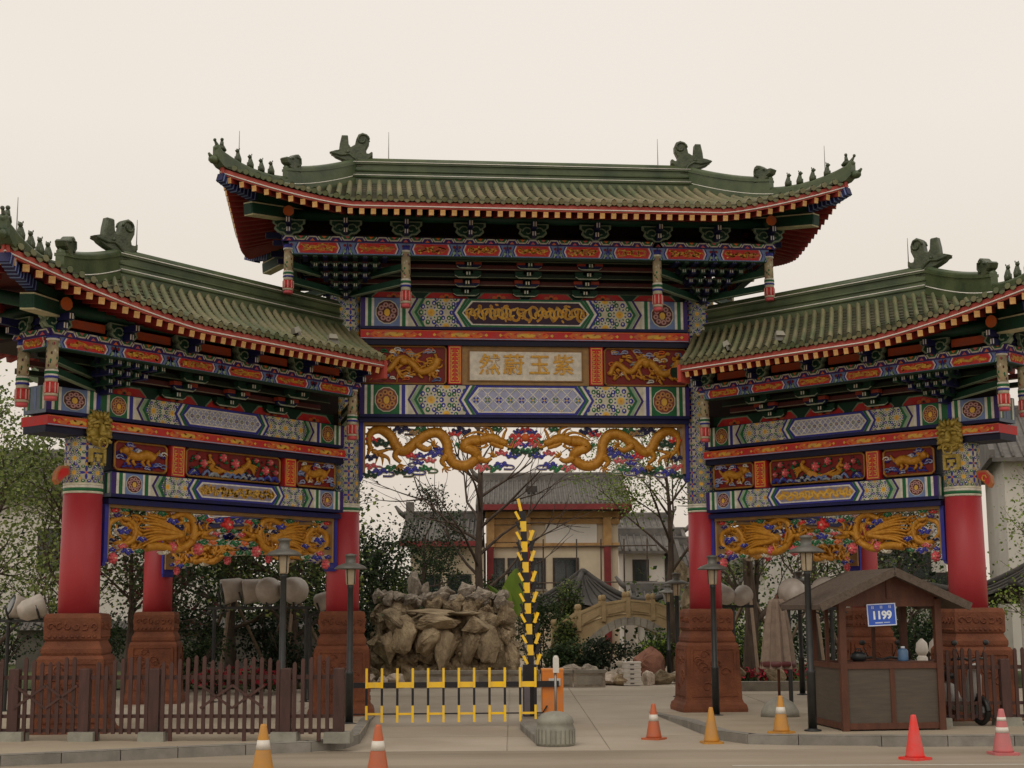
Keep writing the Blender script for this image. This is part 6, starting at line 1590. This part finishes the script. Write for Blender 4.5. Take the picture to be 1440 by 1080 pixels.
# ================================================================== VEGETATION
def leaf(mb,p,s,col,r,up=.3):
    a=r.uniform(0,2*PI); el=r.uniform(-.9,.9); d=Vector((math.cos(a)*math.cos(el),math.sin(a)*math.cos(el),math.sin(el))); q=d.orthogonal().normalized(); q=(q*math.cos(r.uniform(0,6))+d.cross(q)*math.sin(r.uniform(0,6))).normalized()
    w=s*.34; mb.col=col; b=len(mb.v); mb.v+= [tuple(p),tuple(p+d*s*.5+q*w),tuple(p+d*s),tuple(p+d*s*.5-q*w)]; mb.face((b,b+1,b+2,b+3))
def branch(mb,p,d,L,rad_,depth,r,tips,curl=.25,k=4,grav=0.0,split=(2,3),mid=True):
    path=[p.copy()]; dd=d.normalized(); 
    for i in range(k):
        dd=(dd+Vector((r.gauss(0,curl),r.gauss(0,curl),r.gauss(0,curl*.6)+grav)) *.5).normalized(); path.append(path[-1]+dd*L/k)
    mb.tube(path,[rad_*(1-.55*i/k) for i in range(k+1)],6 if rad_>.05 else (4 if rad_>.015 else 3),cap=False)
    if mid or depth<=1: tips+= [(q,depth) for q in path[1:]]
    if depth>0:
        for j in range(r.randint(*split)+1):
            i=r.randint(max(1,k//2),k) if j else k; a=r.uniform(0,2*PI); sp=r.uniform(.35,.8)
            o=dd.orthogonal().normalized(); o=(o*math.cos(a)+dd.cross(o)*math.sin(a)); nd=(dd+o*sp).normalized()
            branch(mb,path[i],nd,L*r.uniform(.55,.8),rad_*.5,depth-1,r,tips,curl,k,grav,split,mid)
def tree(label,x,y,z0,h,trunk_r,crown,first,nlimb,depth,leaves,ls,cols,seed,up=.8,name='tree',group='garden trees',spread=.35,grav=0.05,lean=(0,0),props=0):
    r=random.Random(seed); t=thing(name,label,'tree',(x,y,z0),0,group); mb=MB(); mb.smooth=True; tips=[]
    P=[Vector((0,0,-.1))]; K=7
    for i in range(1,K+1): P.append(Vector((lean[0]*i/K+r.gauss(0,.03)*h*.15,lean[1]*i/K+r.gauss(0,.03)*h*.15,h*.8*i/K)))
    mb.tube(P,[trunk_r*(1.15-.85*i/K) for i in range(K+1)],8,cap=False)
    for j in range(nlimb):
        f=first+(1-first)*(j+r.random())/nlimb; i=min(K-1,int(f*K)); p=P[i].lerp(P[i+1],f*K-i); a=j*2.4+r.uniform(-.4,.4)
        d=Vector((math.cos(a),math.sin(a),up+r.uniform(-.2,.3))); branch(mb,p,d,crown*r.uniform(.55,.85)*(1.1-.35*f),trunk_r*.45*(1.1-.5*f),depth,r,tips,.25,4,grav)
    branch(mb,P[-1],Vector((0,0,1)),crown*.5,trunk_r*.3,depth,r,tips,.25,4,grav)
    mb.build('trunk','bark',t)
    if leaves:
        c=MB(); T=[q for q,dp in tips if dp<=1] or [q for q,_ in tips]
        cl=[r.choice(T) for _ in range(max(8,leaves//45))]; 
        for k in range(leaves):
            q=r.choice(cl) if r.random()<.6 else r.choice(T); p=q+Vector((r.gauss(0,spread),r.gauss(0,spread),r.gauss(0,spread*.8))); cc=r.choice(cols); m=r.uniform(.75,1.25); leaf(c,p,ls*r.uniform(.6,1.3),tuple(v*m for v in cc),r)
        c.build('crown','leaf',t)
    for k in range(props):
        a=k*2*PI/props+.5; mb=MB(); mb.tube([(1.25*math.cos(a),1.25*math.sin(a),0),(.12*math.cos(a),.12*math.sin(a),2.2)],.045,6); mb.build('support_pole','prop',t)
    return t
M['prop']=material('pale_timber_prop',lin('#7a6857'),lin('#8d7a67'),scale=5,rough=0.85)
G1=[lin('#5f7038'),lin('#74833f'),lin('#4c5e31'),lin('#869450')]; G2=[lin('#2f4226'),lin('#3b4f2d'),lin('#253720'),lin('#4a5c36')]; G3=[lin('#223021'),lin('#2b3a28'),lin('#1b281b'),lin('#33432c')]
G4=[lin('#6f8a2e'),lin('#8aa23c'),lin('#5b7428')]; RL=[lin('#5a2a30'),lin('#6a3438'),lin('#43302a'),lin('#4a4a2e')]; G5=[lin('#7b8a4a'),lin('#94a05c'),lin('#66763c')]
def shrub(label,x,y,z0,rx,ry,rz_,n,ls,cols,seed,cat='shrub',group='garden shrubs',stems=7,flowers=None):
    r=random.Random(seed); t=thing('shrub',label,cat,(x,y,z0),0,group)
    mb=MB(); mb.smooth=True
    for k in range(stems):
        a=r.uniform(0,6.28); mb.tube([(0.1*math.cos(a),.1*math.sin(a),0),(rx*.4*math.cos(a),ry*.4*math.sin(a),rz_*1.0),(rx*.7*math.cos(a),ry*.7*math.sin(a),rz_*1.6)],[.03,.02,.006],4,cap=False)
    mb.build('stems','bark',t); c=MB(); lobes=[(Vector((r.uniform(-.55,.55)*rx,r.uniform(-.55,.55)*ry,rz_*r.uniform(.6,1.45))),r.uniform(.35,.6)) for _ in range(9)]
    for k in range(n):
        q,s=r.choice(lobes); d=Vector((r.gauss(0,1),r.gauss(0,1),r.gauss(0,1))).normalized()*(r.random()**.4)*s; p=q+Vector((d.x*rx,d.y*ry,d.z*rz_)); p.z=max(.03,p.z); cc=r.choice(cols); m=r.uniform(.7,1.3); leaf(c,p,ls*r.uniform(.6,1.3),tuple(v*m for v in cc),r)
    c.build('foliage','leaf',t)
    if flowers:
        c=MB()
        for k in range(n//2):
            q,s=r.choice(lobes); d=Vector((r.gauss(0,1),r.gauss(0,1),abs(r.gauss(0,1)))).normalized()*s*1.05; p=q+Vector((d.x*rx,d.y*ry,d.z*rz_)); p.z=max(.05,p.z); cc=r.choice(flowers); leaf(c,p,ls*1.2,cc,r)
        c.build('blossom','leaf',t)
    return t
# left edge: loose light green trees
tree('loose pale green tree at the left edge behind the fence',-12.2,34,0,6.6,.13,2.3,.12,10,2,5200,.105,G1+G5,1,up=1.3,spread=.36)
tree('thin stemmed light green tree left of the outer red column',-10.1,33,0,6.4,.11,1.9,.10,10,2,4600,.10,G5+G1,2,up=1.5,spread=.34)
tree('darker leafy tree at the far left behind the floodlight pole',-14.6,38,0,6.4,.16,2.6,.15,10,2,6000,.12,G1+G2,3,up=1.0,spread=.45)
tree('tree with dark reddish leaves between the left columns',-8.9,34.2,0,4.6,.10,1.5,.2,9,2,2600,.10,RL+G2,4,up=1.2,spread=.28)
# between the left columns: dark evergreens with timber props
for k,(x,y,h,cols,lab) in enumerate(((-7.4,38.5,6.2,G2,'dark evergreen with timber props behind the floodlight rack'),(-5.6,37.5,5.6,G2+G1,'mid green evergreen with timber props beside the left inner column'),(-9.6,41,6.2,G2,'dense dark evergreen before the garden wall'),(-6.6,43,6.5,G3,'blackish green evergreen deep behind the left wing'),(-4.9,43.5,3.4,G2+G3,'dark bushy evergreen left of the rockery'))):
    tree(lab,x,y,0,h,.15,1.9,.22,11,2,6500,.115,cols,20+k,up=.7,spread=.42,props=3 if k<2 else 0)
for k,(x,y,rx,rz_,cols,lab) in enumerate(((-4.55,40.6,.95,1.25,G3,'dense blackish green bush left of the rockery'),(-3.75,43.5,.9,1.7,G2+G1,'tall mid green bush behind the rockery stones'),(-7.9,36.2,1.1,.8,G2,'rounded green bush beneath the propped evergreens'),(-5.4,35.6,.75,.9,G3,'clipped dark ball bush by the low floodlight rack'),(-8.6,39,1.2,1.25,G2+G3,'tall dark bush before the garden wall behind the left rear column'),(-6.6,39.6,1.2,1.2,G3,'blackish green bush under the propped evergreens'),(-11.6,40,1.5,1.2,G2,'high green bush between the left edge trees'),(-4.6,37.6,.6,.75,G2,'small green bush between the left inner column and the rockery'),(-10.4,36,1.3,.9,G2,'spreading green bush behind the left outer column'),(-12.8,36,1.4,.9,G2+G3,'dark bush at the left edge behind the fence'),(1.35,41.2,.7,.6,G2,'dark green shrub between the rockery and the bridge'),(2.55,41.2,1.0,.62,G3,'low spreading dark shrub under the bridge arch'),(4.1,42.0,.8,.7,G2+G4,'light green shrub in front of the bridge end'),(1.5,43.2,.5,.95,G2+G1,'tall loose shrub at the left foot of the bridge'),(.9,45.5,1.1,1.4,G2,'leafy shrub between the hall and the raised barrier'),(1.75,46.3,.55,1.55,G2+G1,'tall thin bamboo clump before the pavilion roof'))):
    shrub(lab,x,y,0,rx,rx,rz_,2800,.09,cols,50+k)
for k,(x,y,lab) in enumerate(((-6.9,34.9,'low bed of red flowers behind the left fence'),(-5.9,34.7,'low red flower clump by the low floodlight rack'),(-6.3,40.2,'red flowering azalea beneath the dark evergreens'),(5.3,36.6,'red azalea bed beside the closed parasol'),(6.5,36.9,'red azalea bed behind the plaza lamp'),(7.9,37.2,'red azalea bed behind the guard booth'),(9.8,35,'pinkish red azalea behind the right outer column'))):
    shrub(lab,x,y,0,.75,.5,.3,420,.1,G2,80+k,'flower bed','red azaleas',4,[lin('#b5203a'),lin('#c93048'),lin('#8f1830')])
# centre
tree('bare branching tree with a straight trunk behind the rockery',-1.05,44.5,0,10.5,.135,3.3,.26,17,2,0,.1,G1,5,up=.8,group='bare trees',grav=.13)
tree('spreading pine with dark flat needle pads before the annex',-2.8,46,0,5.0,.12,2.0,.45,9,2,6500,.085,G3+G2,6,up=.2,spread=.22)
tree('young tree with fresh green leaf sprays beside the right inner column',4.5,42.0,0,7.2,.13,2.9,.50,8,2,6500,.085,G4+G5,7,up=.9,spread=.26,group='garden trees',grav=.12)
t=thing('banana_plant','broad bright green banana leaf standing beside the bare trunk','plant',(-.05,42.5,1.6))
for k,(a,L,w,le) in enumerate(((.1,1.5,.34,.10),(1.9,1.0,.2,.5),(3.6,1.05,.2,.55))):
    mb=MB(); mb.smooth=True; n=9; pr=None; d=Vector((math.cos(a),-.25,0)); mb.col=G4[k%3]
    for i in range(n+1):
        f=i/n; c=Vector((d.x*le*f*f*1.4,-.1*f,L*f)); wv=w*math.sin(PI*min(1,.06+f*.92))**.7; A=c+Vector((-wv,.04,-.02)); B=c+Vector((wv,.04,-.02)); cur=(A,c,B)
        if pr: mb.poly([pr[0],pr[1],cur[1],cur[0]]); mb.poly([pr[1],pr[2],cur[2],cur[1]])
        pr=cur
    mb.build('banana_leaf','leaf',t)
mb=MB(); mb.smooth=True; mb.tube([(0,0,-1.6),(0,0,.15)],[.1,.06],8); mb.build('stalk','bark',t)
# right
for k,(x,y,h,lv,cols,lab,dp) in enumerate(((6.15,38.2,7.0,700,G1+G2,'thick trunked tree with sparse leaves behind the right inner column',2),(8.2,40,6.2,900,G2+G5,'sparse leafed propped tree behind the closed parasol',2),(7.3,44,6.6,1400,G2+G1,'leafy tree standing behind the right carved valance',2),(9.8,41,5.8,900,G5+G2,'thin upright tree behind the guard booth roof',2),(11.2,42.5,5.0,1600,G2,'bushy dark tree before the balcony windows',2))):
    tree(lab,x,y,0,h,.19 if k==0 else .11,1.9,.25,9,dp,int(lv*2.6),.095,cols,30+k,up=1.1,spread=.35,props=3 if k in (0,1) else 0)
tree('fan shaped tree with a clipped light green top beyond the right outer column',13.3,34.5,0,4.9,.09,1.8,.08,16,2,5200,.085,G4+G5,41,up=2.0,spread=.25)
tree('second fan shaped clipped tree at the right edge of the garden',14.9,35.5,0,5.0,.09,1.8,.08,14,2,4800,.085,G4+G5,42,up=2.0,spread=.25)
for k,(x,y,rx,rz_,cols,lab) in enumerate(((6.6,42,1.4,.8,G4+G2,'bright green bush on the lawn behind the parasol'),(9.2,44,1.6,1.1,G2,'wide dark bush behind the guard booth'),(10.6,38.5,1.2,1.0,G2+G3,'dark bush beside the right outer column'),(5.4,44.5,1.0,1.1,G2,'dark bush at the right end of the bridge'),(12.0,46,1.8,1.2,G2,'broad bush before the right white house'))):
    shrub(lab,x,y,0,rx,rx,rz_,3000,.10,cols,90+k)
for k in range(2):
    rock('garden_rock',('ochre rounded boulder beside the lamp shaft and the propped tree trunk','ochre boulder lying before the red azaleas')[k],'rock',5.4+k*1.0,36.2,.28,.3,.3,.36,140+k,'rock',None,'lawn boulders')
mb=MB(); mb.b2(4.6,7.0,34.9,35.2,0,.22); tag(mb.build('lawn_kerb','vstone'),'low pale stone kerb along the lawn behind the parasol','kerb')
for k,(x,y) in enumerate(((7.7,27.0),(8.15,27.5),(7.35,26.6))):
    t=thing('stone_bollard',('white stone bollard with a lotus bud head showing above the fence beside the booth post','white stone bollard with a lotus bud head close to the right outer plinth','white stone bollard with a lotus bud head seen through the guard booth')[k],'bollard',(x,y,.05),0,'white stone bollards')
    mb=MB(); mb.smooth=True; mb.lathe([(.1,0),(.1,1.0),(.07,1.04)],10); mb.build('shaft','wallwhite',t); mb=MB(); mb.smooth=True; mb.lathe([(.07,1.04),(.12,1.12),(.1,1.26),(.02,1.34)],10); mb.build('bud_head','wallwhite',t)
# far hedge of mixed foliage closing the view on both sides
def far_mass(name,label,x0,x1,y0,y1,h,n,cols,seed):
    r=random.Random(seed); c=MB()
    lob=[(Vector((r.uniform(x0,x1),r.uniform(y0,y1),r.uniform(.4,h))),r.uniform(.7,1.5)) for _ in range(int((x1-x0)*5))]
    for k in range(n):
        q,s=r.choice(lob); p=q+Vector((r.gauss(0,s*.6),r.gauss(0,s*.6),r.gauss(0,s*.5))); p.z=max(.05,p.z); cc=r.choice(cols); m=r.uniform(.7,1.2); leaf(c,p,.2*r.uniform(.6,1.2),tuple(v*m for v in cc),r)
    o=c.build(name,'leaf'); tag(o,label,'foliage',kind='stuff')
far_mass('far_foliage','mixed dark foliage closing the garden behind the left wing',-30,-3.8,51,56,3.2,16000,G2+G3+G1,1)
far_mass('far_foliage','mixed foliage closing the garden behind the right wing',4.8,30,48,54,2.4,14000,G2+G1,2)
def lawn_grass(name,label,x0,x1,y0,y1,n,seed):
    r=random.Random(seed); c=MB()
    for k in range(n):
        p=Vector((r.uniform(x0,x1),r.uniform(y0,y1),.03)); s=r.uniform(.06,.14); a=r.uniform(0,6.28); d=Vector((math.cos(a)*.02,math.sin(a)*.02,0)); c.col=r.choice(G1+G4); c.poly([p-d,p+d,p+Vector((r.gauss(0,.03),r.gauss(0,.03),s))])
    tag(c.build(name,'leaf'),label,'grass',kind='stuff')
lawn_grass('lawn_grass','short green lawn grass behind the closed parasol',5.4,12,36,41,6000,5)
